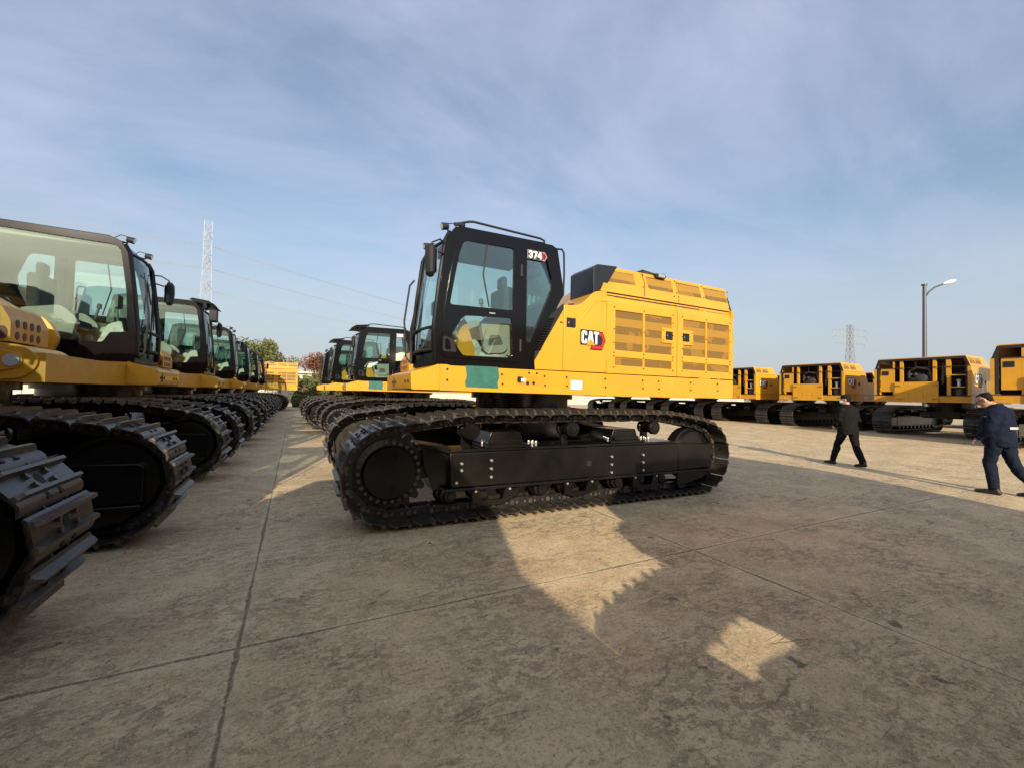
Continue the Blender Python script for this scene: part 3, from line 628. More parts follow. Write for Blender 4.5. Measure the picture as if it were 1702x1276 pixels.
def make_upper(root):
    g = 1.63
    # platform
    b = MB(); b.box(-3.375, 2.0, -g + .02, g - .022, 1.53, 1.80); U(b, 'swing_platform', 'yellow2', root)
    for s in (1, -1):
        b = MB()
        b.prism(rpoly([(2.0, 1.535), (2.0, 1.86), (1.86, 1.835), (-3.375, 1.825), (-3.375, 1.51), (-1.0, 1.508)] if s > 0 else [(.6, 1.535), (.6, 1.83), (-3.375, 1.825), (-3.375, 1.51)], .012), *sorted((s * (g - .02), s * g)))
        xs = [1.17, .53, .17, -.51, -1.24, -1.58, -2.30, -2.97] if s > 0 else [.1, -.7, -1.5, -2.3, -3.0]
        for x in xs:
            b.box(x - .035, x + .03, *sorted((s * (g - .002), s * (g + .004))), 1.61, 1.78, 1); bolts(b, [(x + .01, 1.755), (x, 1.635)], s * (g + .004), s, .013, 2)
        bolts(b, [(1.91, 1.79), (1.91, 1.66)] if s > 0 else [(-.2, 1.7)], s * g, s, .014, 2)
        sk = U(b, 'side_skirt', ['yellow', 'yellow2', 'rubber'], root)
        if s > 0:
            k = MB(); k.prism(rpoly([(.96, 1.63), (.96, 1.76), (.58, 1.76), (.58, 1.63)], .055), g, g + .003, m=0); k.prism(rpoly([(.955, 1.655), (.955, 1.74), (.86, 1.73), (.84, 1.66)], .03), g + .003, g + .005, m=1)
            k.cyl((.80, g, 1.655), (.80, g + .014, 1.655), .022, n=12, m=1); k.cyl((.71, g, 1.66), (.71, g + .014, 1.66), .02, n=12, m=1); k.cyl((.78, g, 1.79), (.78, g + .01, 1.79), .014, n=8, m=1); k.cyl((.66, g, 1.79), (.66, g + .01, 1.79), .014, n=8, m=1)
            k.box(.90, .84, g + .005, g + .02, 1.67, 1.715, 2); k.build('lifting_eye_plate', ['yellow2', 'dark', 'white'], sk, dx=DX)
            k = MB(); k.prism([(.105, 1.59), (-.09, 1.59), (-.09, 1.715), (.105, 1.715)], g + .001, g + .003, m=0)
            for i in range(3):
                for j in range(4): k.box(.085 - j * .045, .06 - j * .045, g + .003, g + .0035, 1.605 + i * .036, 1.625 + i * .036, 1)
            k.build('warning_decal', ['white', 'galv'], sk, dx=DX)
    # front step ahead of the cab
    b = MB(); b.prism(rpoly([(2.34, 1.54), (2.35, 1.74), (2.14, 1.80), (2.002, 1.855), (2.002, 1.54)], .02), .50, g - .003); b.prism([(2.002, 1.54), (2.0, 1.75), (1.9, 1.75), (1.9, 1.54)], .50, g - .03)
    for yy in (.62, .8, 1.35, 1.5): b.cyl((2.335, yy, 1.64), (2.355, yy, 1.64), .018, n=10, m=1)
    b.box(2.33, 2.352, .68, .72, 1.58, 1.7, 1); st = U(b, 'front_step', ['yellow', 'rubber'], root)
    # body shell: bulkhead, roof deck, inner walls (rear is an open engine bay)
    b = MB(); b.prism([(.22, 1.80), (.22, 2.72), (-.05, 2.75), (-.30, 2.985), (-.45, 3.01), (-2.55, 3.01), (-2.55, 1.80)], .95, g - .038); b.prism([(.2, 1.80), (.2, 2.45), (-1.05, 2.5), (-1.3, 3.01), (-2.55, 3.01), (-2.55, 1.80)], -g + .04, .95)
    U(b, 'machinery_bulkhead', 'dark', root)
    # left side sheets
    b = MB(); b.prism([(.69, 1.842), (.705, 1.965), (.262, 2.70), (.245, 2.77), (.245, 1.842)], g - .03, g - .001); U(b, 'corner_sheet', 'yellow', root, bevel=.006)
    b = MB(); b.prism(rpoly([(.237, 1.842), (.237, 2.76), (-.04, 2.785), (-.29, 3.015), (-.42, 3.04), (-.515, 3.04), (-.538, 1.842)], [0, .02, .1, .1, .08, 0, 0]), g - .035, g)
    b.prism([(.22, 2.745), (-.045, 2.77), (-.295, 3.0), (-.42, 3.025), (-.50, 3.025), (-.50, 2.98), (-.30, 2.95), (-.05, 2.72), (.22, 2.70)], .95, g - .037)
    sp = U(b, 'storage_cover', 'yellow', root, bevel=.01)
    # pressed shoulder crease
    k = MB(); k.tube([(.10, g - .004, 2.36), (-.08, g - .004, 2.62), (-.30, g - .004, 2.865), (-.40, g - .004, 2.895), (-.52, g - .004, 2.895)], .014, 6); k.build('shoulder_crease', 'yellow', sp, dx=DX)
    def latch(b, x, z, w=.155, h=.135, y=g):
        b.prism([(x + w / 2, z - h / 2), (x - w / 2, z - h / 2), (x - w / 2, z + h / 2), (x + w / 2, z + h / 2)], y, y + .004, m=0)
        b.box(x - w * .32, x - w * .02, y + .004, y + .012, z - h * .36, z + h * .36, 1); b.cyl((x + w * .3, y + .004, z), (x + w * .3, y + .010, z), .010, n=8, m=2)
    k = MB(); latch(k, .115, 2.52); k.box(.30, .26, g - .001, g + .002, 2.50, 2.52, 0); k.build('latch', ['dark', 'hood_black', 'bolt'], sp, dx=DX)
    lg = cat_logo(-.06, 2.245, .18, g, -1, 1, sp)
    for x0, x1, m1, m2, lx in ((-.522, -1.972, (-.68, -1.855), (-.68, -1.855), -1.775), (-1.984, -3.372, (-2.115, -3.265), (-2.105, -3.27), -2.22)):
        hA = [(m1[0], 2.19), (m1[1], 2.18), (m1[1], 2.79), (m1[0], 2.79)]; hB = [(m2[0], 1.965), (m2[1], 1.955), (m2[1], 2.08), (m2[0], 2.09)]
        b = MB(); b.prism([(x0, 1.842), (x1, 1.842), (x1, 2.895), (x0, 2.895)], g - .03, g, [hA, hB])
        # sloped upper strip
        b.add([(x0, g - .03, 2.895), (x1, g - .03, 2.895), (x1, g, 2.895), (x0, g, 2.895), (x0, g - .085, 3.035), (x1, g - .085, 3.035), (x1, g - .055, 3.035), (x0, g - .055, 3.035)], [(0, 3, 2, 1), (4, 5, 6, 7), (0, 1, 5, 4), (1, 2, 6, 5), (2, 3, 7, 6), (3, 0, 4, 7)])
        cx = (m1[0] + m1[1]) / 2 + .015
        bolts(b, [(x, z) for x in (m1[0] + .02, cx, m1[1] - .025) for z in (2.83, 2.50, 2.15, 2.10, 1.935)] + [(m1[1] - .025, 2.7), (m1[1] - .025, 2.3), (m1[0] + .02, 2.3)], g, 1, .010, 1)
        dr = U(b, 'engine_side_door', ['yellow', 'rubber'], root)
        k = MB(); k.box(m1[1] - .02, m1[0] + .02, g - .022, g - .018, 2.16, 2.81); k.build('perforated_screen', 'screen', dr, dx=DX)
        k = MB(); k.box(m2[1] - .02, m2[0] + .02, g - .022, g - .018, 1.94, 2.10); k.build('perforated_screen', 'screen', dr, dx=DX)
        cx = (m1[0] + m1[1]) / 2 + .015
        k = MB(); k.box(cx - .018, cx + .018, g - .017, g + .001, 2.16, 2.81); k.box(cx - .018, cx + .018, g - .017, g + .001, 1.94, 2.10); k.build('screen_bar', 'yellow', dr, dx=DX)
        for a, c in ((m1[0] - .0, cx + .02), (cx - .03, m1[1])):
            k = MB(); k.prism([(a, 2.955), (c, 2.955), (c, 2.995), (a, 2.995)], g - .046, g - .034); k.build('vent_slot', 'screen', dr, dx=DX)
        k = MB(); k.prism([(lx + .14, 2.37), (lx - .13, 2.37), (lx - .13, 2.61), (lx + .14, 2.61)], g - .017, g + .002); k.build('latch_plate', 'yellow', dr, dx=DX)
        k = MB(); latch(k, lx + (-.02 if lx > -2 else .04), 2.49, y=g + .002); bolts(k, [(lx + (.11 if lx > -2 else -.10), z) for z in (2.41, 2.57)], g + .002, 1, .009, 0); k.build('latch', ['dark', 'hood_black', 'bolt'], dr, dx=DX)
    b = MB()
    # black rail under the top hood
    b.box(-3.36, -.44, 1.50, 1.565, 3.03, 3.055); b.box(-3.36, -1.32, -1.565, -1.50, 3.03, 3.055); U(b, 'hood_seal', 'rubber', root)
    # top hood
    b = MB(); zb, zt = 3.056, 3.485
    vs = [(-1.30, -1.585, zb), (-3.375, -1.585, zb), (-3.375, 1.585, zb), (-.43, 1.585, zb), (-1.45, -1.46, zt), (-3.375, -1.46, zt), (-3.375, 1.46, zt), (-.72, 1.46, zt)]
    ti = .03
    b.add(vs, [(0, 1, 5, 4), (2, 3, 7, 6), (3, 0, 4, 7), (4, 5, 6, 7)])
    vi = [(v[0] + (-.03 if i in (0, 3, 4, 7) else 0), v[1] - .03 * (1 if v[1] > 0 else -1), v[2] - (.03 if i > 3 else 0)) for i, v in enumerate(vs)]
    b.add(vi, [(0, 1, 5, 4), (2, 3, 7, 6), (3, 0, 4, 7), (4, 5, 6, 7)])
    b.add([vs[1], vs[2], vs[6], vs[5], vi[1], vi[2], vi[6], vi[5]], [(1, 2, 6, 5), (2, 3, 7, 6), (3, 0, 4, 7)])
    hood = U(b, 'top_hood', 'yellow', root)
    def onhood(xa, za, off):          # a point read on the side plane, carried to the sloped hood side
        inw = .045
        for _ in range(4):
            s = (4.9 + inw) / 4.9; z = 1.5 + (za - 1.5) * s; inw = .045 + .125 * (z - zb) / (zt - zb)
        return (3.54 - (3.54 - xa) * s, g - inw + off, z + off * .28)
    def patch(name, q, mt, parent, off=.004):
        k = MB(); a = [onhood(x, z, off) for x, z in q]; c = [onhood(x, z, off - .012) for x, z in q]; n = len(q)
        k.add(a + c, [tuple(range(n)), tuple(range(2 * n - 1, n - 1, -1))] + [(i, (i + 1) % n, n + (i + 1) % n, n + i) for i in range(n)]); return k.build(name, mt, parent, dx=DX)
    for q in ([(-.57, 3.36), (-1.02, 3.37), (-1.07, 3.21), (-.50, 3.19)], [(-1.27, 3.375), (-1.82, 3.375), (-1.88, 3.195), (-1.34, 3.195)], [(-1.92, 3.375), (-2.47, 3.375), (-2.55, 3.19), (-1.99, 3.19)], [(-2.57, 3.375), (-3.13, 3.375), (-3.21, 3.185), (-2.65, 3.185)]):
        patch('hood_screen', q, 'screen', hood)
    patch('hood_seam', [(-1.175, 3.41), (-1.187, 3.41), (-1.262, 3.27), (-1.262, 3.055), (-1.25, 3.055), (-1.25, 3.27)], 'dark', hood, .002)
    patch('hazard_decal', [(-.44, 3.16), (-.54, 3.16), (-.54, 3.10), (-.44, 3.10)], 'yellow2', hood)
    k = MB()
    for xa, za in ((-1.21, 3.385), (-1.22, 3.2), (-1.90, 3.385), (-1.95, 3.2), (-2.53, 3.385), (-2.6, 3.2), (-3.2, 3.37), (-3.24, 3.2), (-3.25, 3.08), (-2.0, 3.08), (-1.9, 3.14), (-2.0, 3.14)):
        p = onhood(xa, za, 0); k.cyl(p, (p[0], p[1] + .012, p[2] + .004), .010, n=8)
    k.build('hood_bolt', 'rubber', hood, dx=DX)
    # screens on the right slope (two, near the rear)
    for x0, x1 in ((-3.25, -2.72), (-2.6, -2.05)):
        k = MB(); k.add([(x0, -1.572, 3.14), (x1, -1.572, 3.14), (x1 - .03, -1.502, 3.40), (x0 + .03, -1.502, 3.40), (x0, -1.55, 3.14), (x1, -1.55, 3.14), (x1 - .03, -1.48, 3.40), (x0 + .03, -1.48, 3.40)], [(0, 1, 2, 3), (4, 5, 6, 7), (0, 1, 5, 4), (1, 2, 6, 5), (2, 3, 7, 6), (3, 0, 4, 7)]); k.build('hood_screen', 'screen', hood, dx=DX)
    b = MB(); b.prism(rpoly([(-1.36, 3.49), (-1.40, 3.56), (-1.74, 3.53), (-1.86, 3.49)], .02), 1.22, 1.42, m=0); b.prism([(-1.60, 3.50), (-1.62, 3.44), (-1.80, 3.43), (-1.84, 3.47), (-1.80, 3.52)], 1.38, 1.52, m=1); b.box(-1.80, -1.66, 1.52, 1.53, 3.45, 3.505, 2)
    U(b, 'hood_work_lamp', ['engine', 'rubber', 'lens'], root)
    # black housing in front of the hood
    b = MB(); b.prism(rpoly([(-.335, 2.80), (-.335, 3.40), (-.40, 3.455), (-.78, 3.475), (-.60, 3.20), (-.55, 3.06), (-.60, 2.80)], .012), .95, 1.545);
    U(b, 'intake_housing', 'hood_black', root, bevel=.01)
    b = MB(); b.tube([(-.07, 1.3, 2.80), (-.07, 1.3, 2.86), (-.20, 1.3, 2.88), (-.22, 1.3, 2.80)], .012, 6); b.tube([(-.60, 1.52, 3.085), (-.62, 1.54, 3.11), (-.7, 1.52, 3.085)], .02, 6); U(b, 'hood_grab_handle', 'rubber', root)
    # ---------------- right side
    b = MB(); b.prism([(.22, 1.842), (.22, 2.50), (-1.0, 2.52), (-1.22, 3.0), (-1.30, 3.035), (-1.55, 3.035), (-1.55, 1.842)], -g, -g + .03); U(b, 'right_front_cover', 'yellow', root, bevel=.006)
    b = MB(); b.prism([(-1.562, 1.842), (-1.562, 3.035), (-3.372, 3.035), (-3.372, 1.842)], -g, -g + .03); rd = U(b, 'right_engine_door', 'yellow', root, bevel=.006)
    cat_logo(-3.0, 2.34, .34, -g, 1, -1, rd)
    k = MB(); k.prism([(-1.95, 2.35), (-1.80, 2.35), (-1.80, 2.48), (-1.95, 2.48)], -g - .004, -g, m=0); k.build('latch', 'dark', rd, dx=DX)
    b = MB(); b.prism([(.2, 1.83), (.2, 2.46), (1.15, 2.42), (1.30, 2.36), (1.32, 1.83)], -g + .01, -.92); U(b, 'fuel_tank', 'yellow', root, bevel=.03)
    b = MB(); b.prism(rpoly([(.62, 1.535), (.62, 1.885), (1.62, 1.885), (1.86, 1.86), (1.96, 1.76), (1.95, 1.66), (1.86, 1.56), (1.6, 1.535)], [0, 0, .05, .1, .1, .05, .08, .05]), -g, -.90); b.prism(rpoly([(.7, 1.60), (.7, 1.83), (1.66, 1.83), (1.86, 1.78), (1.86, 1.66), (1.6, 1.59)], .06), -g - .012, -g)
    sb = U(b, 'right_step_box', 'yellow2', root, bevel=.012)
    k = MB(); k.cyl((1.79, -g - .012, 1.72), (1.79, -g - .026, 1.72), .055, n=20, m=0); bolts(k, [(1.25, 1.8), (1.0, 1.65), (1.5, 1.66)], -g - .012, -1, .012, 1); k.build('pivot_cap', ['galv', 'rubber'], sb, dx=DX)
    b = MB(); b.prism(rpoly([(1.325, 1.89), (1.325, 2.42), (1.55, 2.27), (1.69, 2.225), (1.76, 2.08), (1.76, 1.89)], [0, 0, .04, .04, .03, 0]), -g + .02, -.95); k = b
    for x in (1.45, 1.54, 1.63, 1.71): k.prism([(x + .033 * cos(a * pi / 5), 1.97 + .062 * sin(a * pi / 5)) for a in range(10)], -g + .014, -g + .021, m=1)
    for yy in (-1.5, -1.38, -1.26, -1.14):
        for zz in (1.95, 2.06): k.prism([(yy + .032 * cos(a * pi / 5), zz + .04 * sin(a * pi / 5)) for a in range(10)], 1.758, 1.764, axis='x', m=1)
    nz = U(b, 'right_tool_box', ['yellow2', 'maroon'], root)
    # boom foot brackets between cab and right side
    for yy in (-.28, .22):
        b = MB(); b.prism(rpoly([(1.30, 1.80), (1.42, 2.1), (1.28, 2.36), (.98, 2.38), (.30, 2.15), (-.2, 1.80)], [0, .1, .12, .12, .1, 0]), yy, yy + .09); b.cyl((1.18, yy - .03, 2.2), (1.18, yy + .12, 2.2), .10, n=20)
        U(b, 'boom_bracket', 'yellow', root, bevel=.008)
    b = MB()
    for i in range(5): yy = -.12 + i * .07; b.tube([(1.2, yy, 1.9), (1.0, yy, 2.35), (.6, yy, 2.5), (.2, yy, 2.3), (.1, yy, 2.0)], .018, 6)
    U(b, 'hydraulic_hoses', 'rubber', root)
    # cab base strip seen from the right
    b = MB(); b.prism([(2.0, 1.56), (2.0, 1.84), (.3, 1.84), (.3, 1.56)], .515, .54); bs = U(b, 'cab_base_strip', 'yellow2', root)
    k = MB(); k.prism([(1.62, 1.76), (1.42, 1.76), (1.42, 1.81), (1.62, 1.81)], .511, .515, m=0); k.prism([(1.18, 1.74), (1.02, 1.74), (1.02, 1.815), (1.18, 1.815)], .511, .515, m=1); k.prism([(1.66, 1.65), (1.58, 1.65), (1.58, 1.71), (1.66, 1.71)], .511, .515, m=1); k.build('strip_decal', ['rubber', 'white'], bs, dx=DX)
    # ---------------- rear: open engine bay
    xr = -3.375
    b = MB()
    b.box(xr - .01, xr + .05, 1.52, g - .005, 1.84, 3.05); b.box(xr - .012, xr + .04, -g + .005, -1.52, 1.84, 3.05); U(b, 'rear_frame_column', 'yellow2', root)
    b = MB(); b.prism([(-1.60, 3.03), (1.60, 3.03), (1.47, 3.44), (-1.47, 3.44)], xr - .012, xr + .02, [[(-1.50, 3.05), (1.50, 3.05), (1.40, 3.36), (-1.40, 3.36)]], axis='x'); b.box(xr - .013, xr + .06, 1.44, 1.52, 1.83, 3.10); b.box(xr - .013, xr + .06, -1.52, -1.46, 1.83, 3.10)
    U(b, 'rear_seal_frame', 'rubber', root)
    b = MB(); b.box(xr - .005, xr + .04, -g + .005, g - .005, 1.535, 1.79, 0); b.box(xr - .012, xr + .02, .86, 1.6, 1.79, 1.82, 1); b.box(xr - .012, xr + .02, -1.55, -.66, 1.79, 1.82, 1); b.box(xr - .002, xr + .1, .35, 1.15, 1.516, 1.533, 2)
    U(b, 'rear_sill', ['yellow2', 'maroon', 'white'], root)
    b = MB(); b.box(xr - .05, xr - .012, -.64, .84, 1.52, 2.41, 0)
    for yy, zz in ((.75, 2.25), (-.52, 2.25), (.7, 1.66), (-.5, 1.66)):
        b.box(xr - .07, xr - .05, yy - .14, yy + .06, zz - .035, zz + .035, 1); bolts_pts = [yy - .08, yy + .01]
        for q in bolts_pts: b.cyl((xr - .07, q, zz), (xr - .085, q, zz), .018, n=8, m=2)
    for yy in (.35, -.15):
        for zz in (1.7, 1.8, 1.9): b.cyl((xr - .05, yy, zz), (xr - .06, yy, zz), .016, n=8, m=2)
    U(b, 'counterweight_mount_plate', ['yellow', 'yellow2', 'rubber'], root)
    b = MB(); b.box(xr + .02, xr + .06, .88, 1.38, 1.98, 3.03, 0); b.box(xr + .012, xr + .02, 1.08, 1.34, 2.72, 2.92, 1); b.box(xr + .018, xr + .03, .86, .93, 1.8, 3.36, 0); U(b, 'radiator_side_panel', ['yellow', 'dark'], root)
    for ya, yb, z0, z1 in ((.57, .68, 2.41, 3.4), (-.55, -.44, 2.41, 3.4), (-1.0, -.86, 2.7, 3.4), (-1.0, -.88, 1.83, 2.65)):
        b = MB(); b.box(xr + .03, xr + .12, ya, yb, z0, z1); U(b, 'bay_post', 'yellow', root)
    b = MB(); b.box(xr + .03, xr + .35, -1.45, -.86, 2.66, 2.70); b.box(xr + .03, xr + .35, -1.42, -1.0, 2.16, 2.20); U(b, 'bay_shelf', 'yellow2', root)
    b = MB(); b.cyl((xr + .2, -1.2, 2.2), (xr + .2, -1.2, 2.42), .05, n=14, m=0); b.cyl((xr + .2, -1.2, 2.42), (xr + .2, -1.2, 2.5), .08, n=14, m=1); U(b, 'fluid_filter', ['white', 'galv'], root)
    b = MB(); b.box(xr + .25, -2.6, -.40, .45, 1.9, 2.62)
    for i in range(6): b.cyl((xr + .42, -.33 + i * .15, 2.6), (xr + .42, -.33 + i * .15, 2.82), .055, n=10)
    b.lathe((xr + .2, -.05, 2.52), (-1, 0, 0), [(0, .22), (.08, .23), (.12, .15), (.14, .04)], 20); b.lathe((xr + .3, .3, 2.75), (0, 1, 0), [(-.2, .08), (-.1, .13), (0, .07), (.1, .13), (.2, .08)], 16)
    b.tube([(xr + .2, -.35, 2.6), (xr + .12, -.3, 2.95), (xr + .12, .1, 3.05), (xr + .16, .38, 2.9), (xr + .2, .42, 2.6)], .05, 10)
    b.tube([(xr + .2, -.7, 2.3), (xr + .15, -.75, 2.8), (xr + .3, -.7, 3.2)], .06, 10); b.tube([(xr + .3, .2, 3.0), (xr + .3, .22, 3.4)], .04, 8); b.tube([(xr + .3, -.25, 3.0), (xr + .3, -.25, 3.4)], .04, 8)
    b.cyl((xr + .35, -1.2, 1.84), (xr + .35, -1.2, 2.1), .22, n=18); U(b, 'engine', 'engine', root)
def make_excavator():
    root = empty('crawler_excavator'); uc = make_undercarriage(root); make_cab(root); make_upper(root)
    return root, set(uc)
proto, UC = make_excavator()
cab0 = [o for o in proto.children if o.name.startswith('cab') and o.name.split('.')[0] == 'cab'][0]
UCN = {o.name for o in UC}
def copy_tree(src, parent, uyaw=0.0, skip=()):
    r = None
    for ch in list(src.children):
        if ch.name.split('.')[0] in skip: continue
        o = ch.copy(); C.objects.link(o); o.parent = parent
        if src is proto and ch.name in UCN and uyaw: o.location = Matrix.Rotation(uyaw, 3, 'Z') @ ch.location; o.rotation_euler.z = uyaw
        for c2 in ch.children:
            q = c2.copy(); C.objects.link(q); q.parent = o
    return parent
def add_shoes(root, detail):
    for t in [o for o in root.children if o.name.split('.')[0] == 'crawler_track']:
        if detail:
            for mt in SMATS:
                s = bpy.data.objects.new('track_shoe', SHOE_ME); C.objects.link(s); s.parent = t; s.matrix_local = mt
        else:
            s = bpy.data.objects.new('track_shoe_belt', SHOES_ME); C.objects.link(s); s.parent = t
def cab_of(r): return [o for o in r.children if o.name.split('.')[0] == 'cab'][0]
def part(o, parent): o.parent = parent; return o
# optional fittings
def roof_rail(cab):
    b = MB(); b.tube([(1.80, 1.50, 3.56), (1.79, 1.50, 3.63), (1.62, 1.50, 3.69), (1.56, 1.50, 3.70), (.56, 1.50, 3.67), (.50, 1.50, 3.65), (.50, 1.50, 3.56)], .015, 8); b.tube([(1.82, 1.5, 3.62), (1.68, 1.5, 3.63)], .022, 8); return b.build('roof_handrail', 'rubber', cab, dx=DX)
def visor(cab):
    b = MB(); b.prism([(1.72, 3.60), (1.78, 3.64), (2.10, 3.60), (2.22, 3.52), (2.08, 3.54), (1.90, 3.53)], .55, 1.64); return b.build('rain_visor', 'black', cab, dx=DX)
def big_mirror(cab, yy=.42):
    b = MB(); b.prism(rpoly([(yy - .14, 3.08), (yy + .14, 3.08), (yy + .14, 3.36), (yy - .14, 3.36)], .05), 2.16, 2.30, axis='x'); b.tube([(1.95, .6, 3.3), (2.2, yy, 3.42), (2.22, yy, 3.34)], .012, 6); return b.build('visor_mirror', 'rubber', cab, dx=DX)
GR = {'m': 'excavators in the middle row facing the aisle', 'l': 'excavators along the left side of the aisle', 'f': 'excavators with open rears in the far right row'}
def place(x, y, rz, label, grp, uflip=False, uyaw=0, detail=False, skip=(), rail=False, vis=False, num=None, bigm=False, first=False, zs=1.0):
    if first: r = proto; r.location = (x, y, 0); r.rotation_euler.z = rz
    else:
        r = empty('crawler_excavator', (x, y, 0), rz); copy_tree(proto, r, (pi if uflip else 0) + uyaw, skip)
    tag(r, label, 'excavator', GR[grp]); add_shoes(r, detail)
    c = cab_of(r)
    if rail: roof_rail(c)
    if vis: visor(c)
    if bigm: big_mirror(c)
    if num:
        part(number_badge(num, .825, 3.325, .095, 1.634, -1, .003), c).location.x = DX
    if zs != 1: r.scale = (1, 1, zs)
    return r
sk = ('hydraulic_hoses',)
# copies come first, from the bare prototype
machines = []
main_args = dict(x=3.41, y=6.53)
lbl_left = ['nearest of the left row, its side window filling the left edge', 'second of the left row, with a dark rain visor', 'third cab of the left row', 'fourth cab of the left row', 'fifth cab of the left row, before the green tree', 'last cab of the left row, beside a bright yellow body']
lx = [-3.93, -3.87, -3.80, -3.78, -3.74, -3.70]
for k in range(6):
    place(lx[k], 7.07 + 4.72 * k, 0, 'black and yellow excavator, ' + lbl_left[k], 'l', uflip=True, detail=(k == 0), vis=(k == 1), bigm=(k == 1), skip=() if k == 0 else sk)
place(-4.13, 1.95, 0, 'excavator of which only one black crawler track shows at the lower left edge', 'l', uflip=True, detail=True)
place(-4.40, -2.40, pi, 'unseen excavator added backwards in the left row to shade the foreground', 'l', skip=sk)  # unseen shade caster, added so its rear edge bounds the sunlit patch
place(-4.95, -7.1, pi, 'second backwards excavator of the left row behind the photographer', 'l', skip=sk)
place(-3.35, 36.4, pi, 'bright yellow excavator rear body at the far end of the left row', 'l', skip=sk)
place(3.64, 15.8, pi, 'excavator numbered 395 with black cab, second in the middle row', 'm', vis=True, rail=True, num='395', skip=sk)
place(3.30, 20.1, pi, 'third excavator of the middle row with an unnumbered black cab and visor', 'm', uflip=True, vis=True, rail=True, skip=sk)
place(3.20, 24.9, pi, 'last excavator of the middle row, a yellow frame edge behind the third cab', 'm', uflip=True, skip=sk)
place(3.50, -2.35, pi, 'middle row excavator behind the photographer casting the foreground shadow', 'm', uflip=True, skip=sk)
place(3.55, -11.0, pi, 'middle row excavator two places behind the photographer', 'm', skip=sk)
fl = ['with its open rear between the capped man and the bending man', 'with its open rear directly left of the capped man', 'with its open rear just right of the big excavator', 'glimpsed below the big excavator, right of centre', 'glimpsed below the big excavator, centre', 'glimpsed below the big excavator, furthest left']
fx = [28.0, 28.5, 28.6, 28.8, 28.8, 28.8]
for k in range(6):
    place(fx[k], 8.42 + 4.72 * k, 0, 'yellow excavator without counterweight, ' + fl[k], 'f', skip=sk)
for k, lb in enumerate(('mostly hidden by the machine in front, left of the bending man', 'mostly hidden by the machine in front, behind the capped man', 'mostly hidden, nearest to the big excavator')):
    place(38.5, 11.2 + 4.72 * k, 0, 'added dark backdrop excavator, ' + lb, 'f', skip=sk)  # row added as a dark backdrop where bright ground showed through
place(24.5, 3.75, 0, 'yellow excavator without counterweight at the right edge behind the bending man', 'f', skip=sk)
main = place(3.41, 6.53, pi, 'big yellow excavator numbered 374 in the middle, handrail on its black cab roof', 'm', detail=True, rail=True, num='374', first=True)
for o in list(proto.children):
    if o in UC: o.location = Matrix.Rotation(R(-1.2), 3, 'Z') @ o.location; o.rotation_euler.z = R(-1.2)
def green_patch(root, x0=1.67, x1=1.225, w=0):
    b = MB(); n = 10; vs = []
    for i in range(n + 1):
        for j in range(5):
            x = x0 + (x1 - x0) * i / n + (.012 * sin(j * 2.1) if i in (0, n) else 0); z = 1.585 + (1.845 - 1.585) * j / 4 - (.012 * (i / n) if j == 0 else 0)
            vs.append((x, 1.6345 + .003 * sin(i * 1.7 + j) + .002 * sin(j * 3 + i * .6), z))
    b.add(vs, [(i * 5 + j, i * 5 + j + 1, i * 5 + j + 6, i * 5 + j + 5) for i in range(n) for j in range(4)])
    return b.build('green_film_patch', 'green', root, dx=DX)
for r in bpy.data.objects:
    if r.parent is None and r.type == 'EMPTY' and r.get('group') == GR['m'] and r.location.y > 0 and r.location.y < 23: green_patch(r)
# ------------------------------------------------------------------ ground
b = MB(); b.add([(-1500, -1500, 0), (1500, -1500, 0), (1500, 1500, 0), (-1500, 1500, 0)], [(0, 1, 2, 3)]); gr = b.build('ground', 'ground'); gr['kind'] = 'structure'
# ------------------------------------------------------------------ far wall, sheds
M['wall'] = mat('pale_render', (.50, .48, .42), .8, var=.15, scale=.6)
M['roofp'] = mat('pale_roof', (.62, .58, .48), .6)
M['brick'] = mat('old_brick', (.22, .12, .08), .85, var=.3, scale=1)
b = MB(); b.box(-40, 90, 61.0, 61.3, 0, 2.1, 0); b.box(-40, 90, 60.95, 61.35, 2.1, 2.22, 1)
for i in range(44): b.box(-40 + i * 3, -39.7 + i * 3, 60.93, 61.0, 0, 2.1, 0)
o = b.build('perimeter_wall', ['wall', 'roofp']); tag(o, 'long pale wall at the back of the yard, seen below the big excavator', 'wall')
sh = empty('long_shed', (-2, 86, 0)); tag(sh, 'low pale roofed shed behind the hedge at the end of the aisle', 'building')
b = MB(); b.box(-16, 14, 0, 8, 0, 4.6); b.build('wall', 'wall', sh)
b = MB(); b.prism([(-.6, 4.6), (8.6, 4.6), (8.6, 4.8), (4, 5.6), (-.6, 4.9)], -16.5, 14.5, axis='x'); b.build('roof', 'roofp', sh)
for i in range(9):
    b = MB(); b.box(-14.6 + i * 3.2, -12.9 + i * 3.2, -.04, .0, 1.6, 3.2); b.build('window', 'dark', sh)
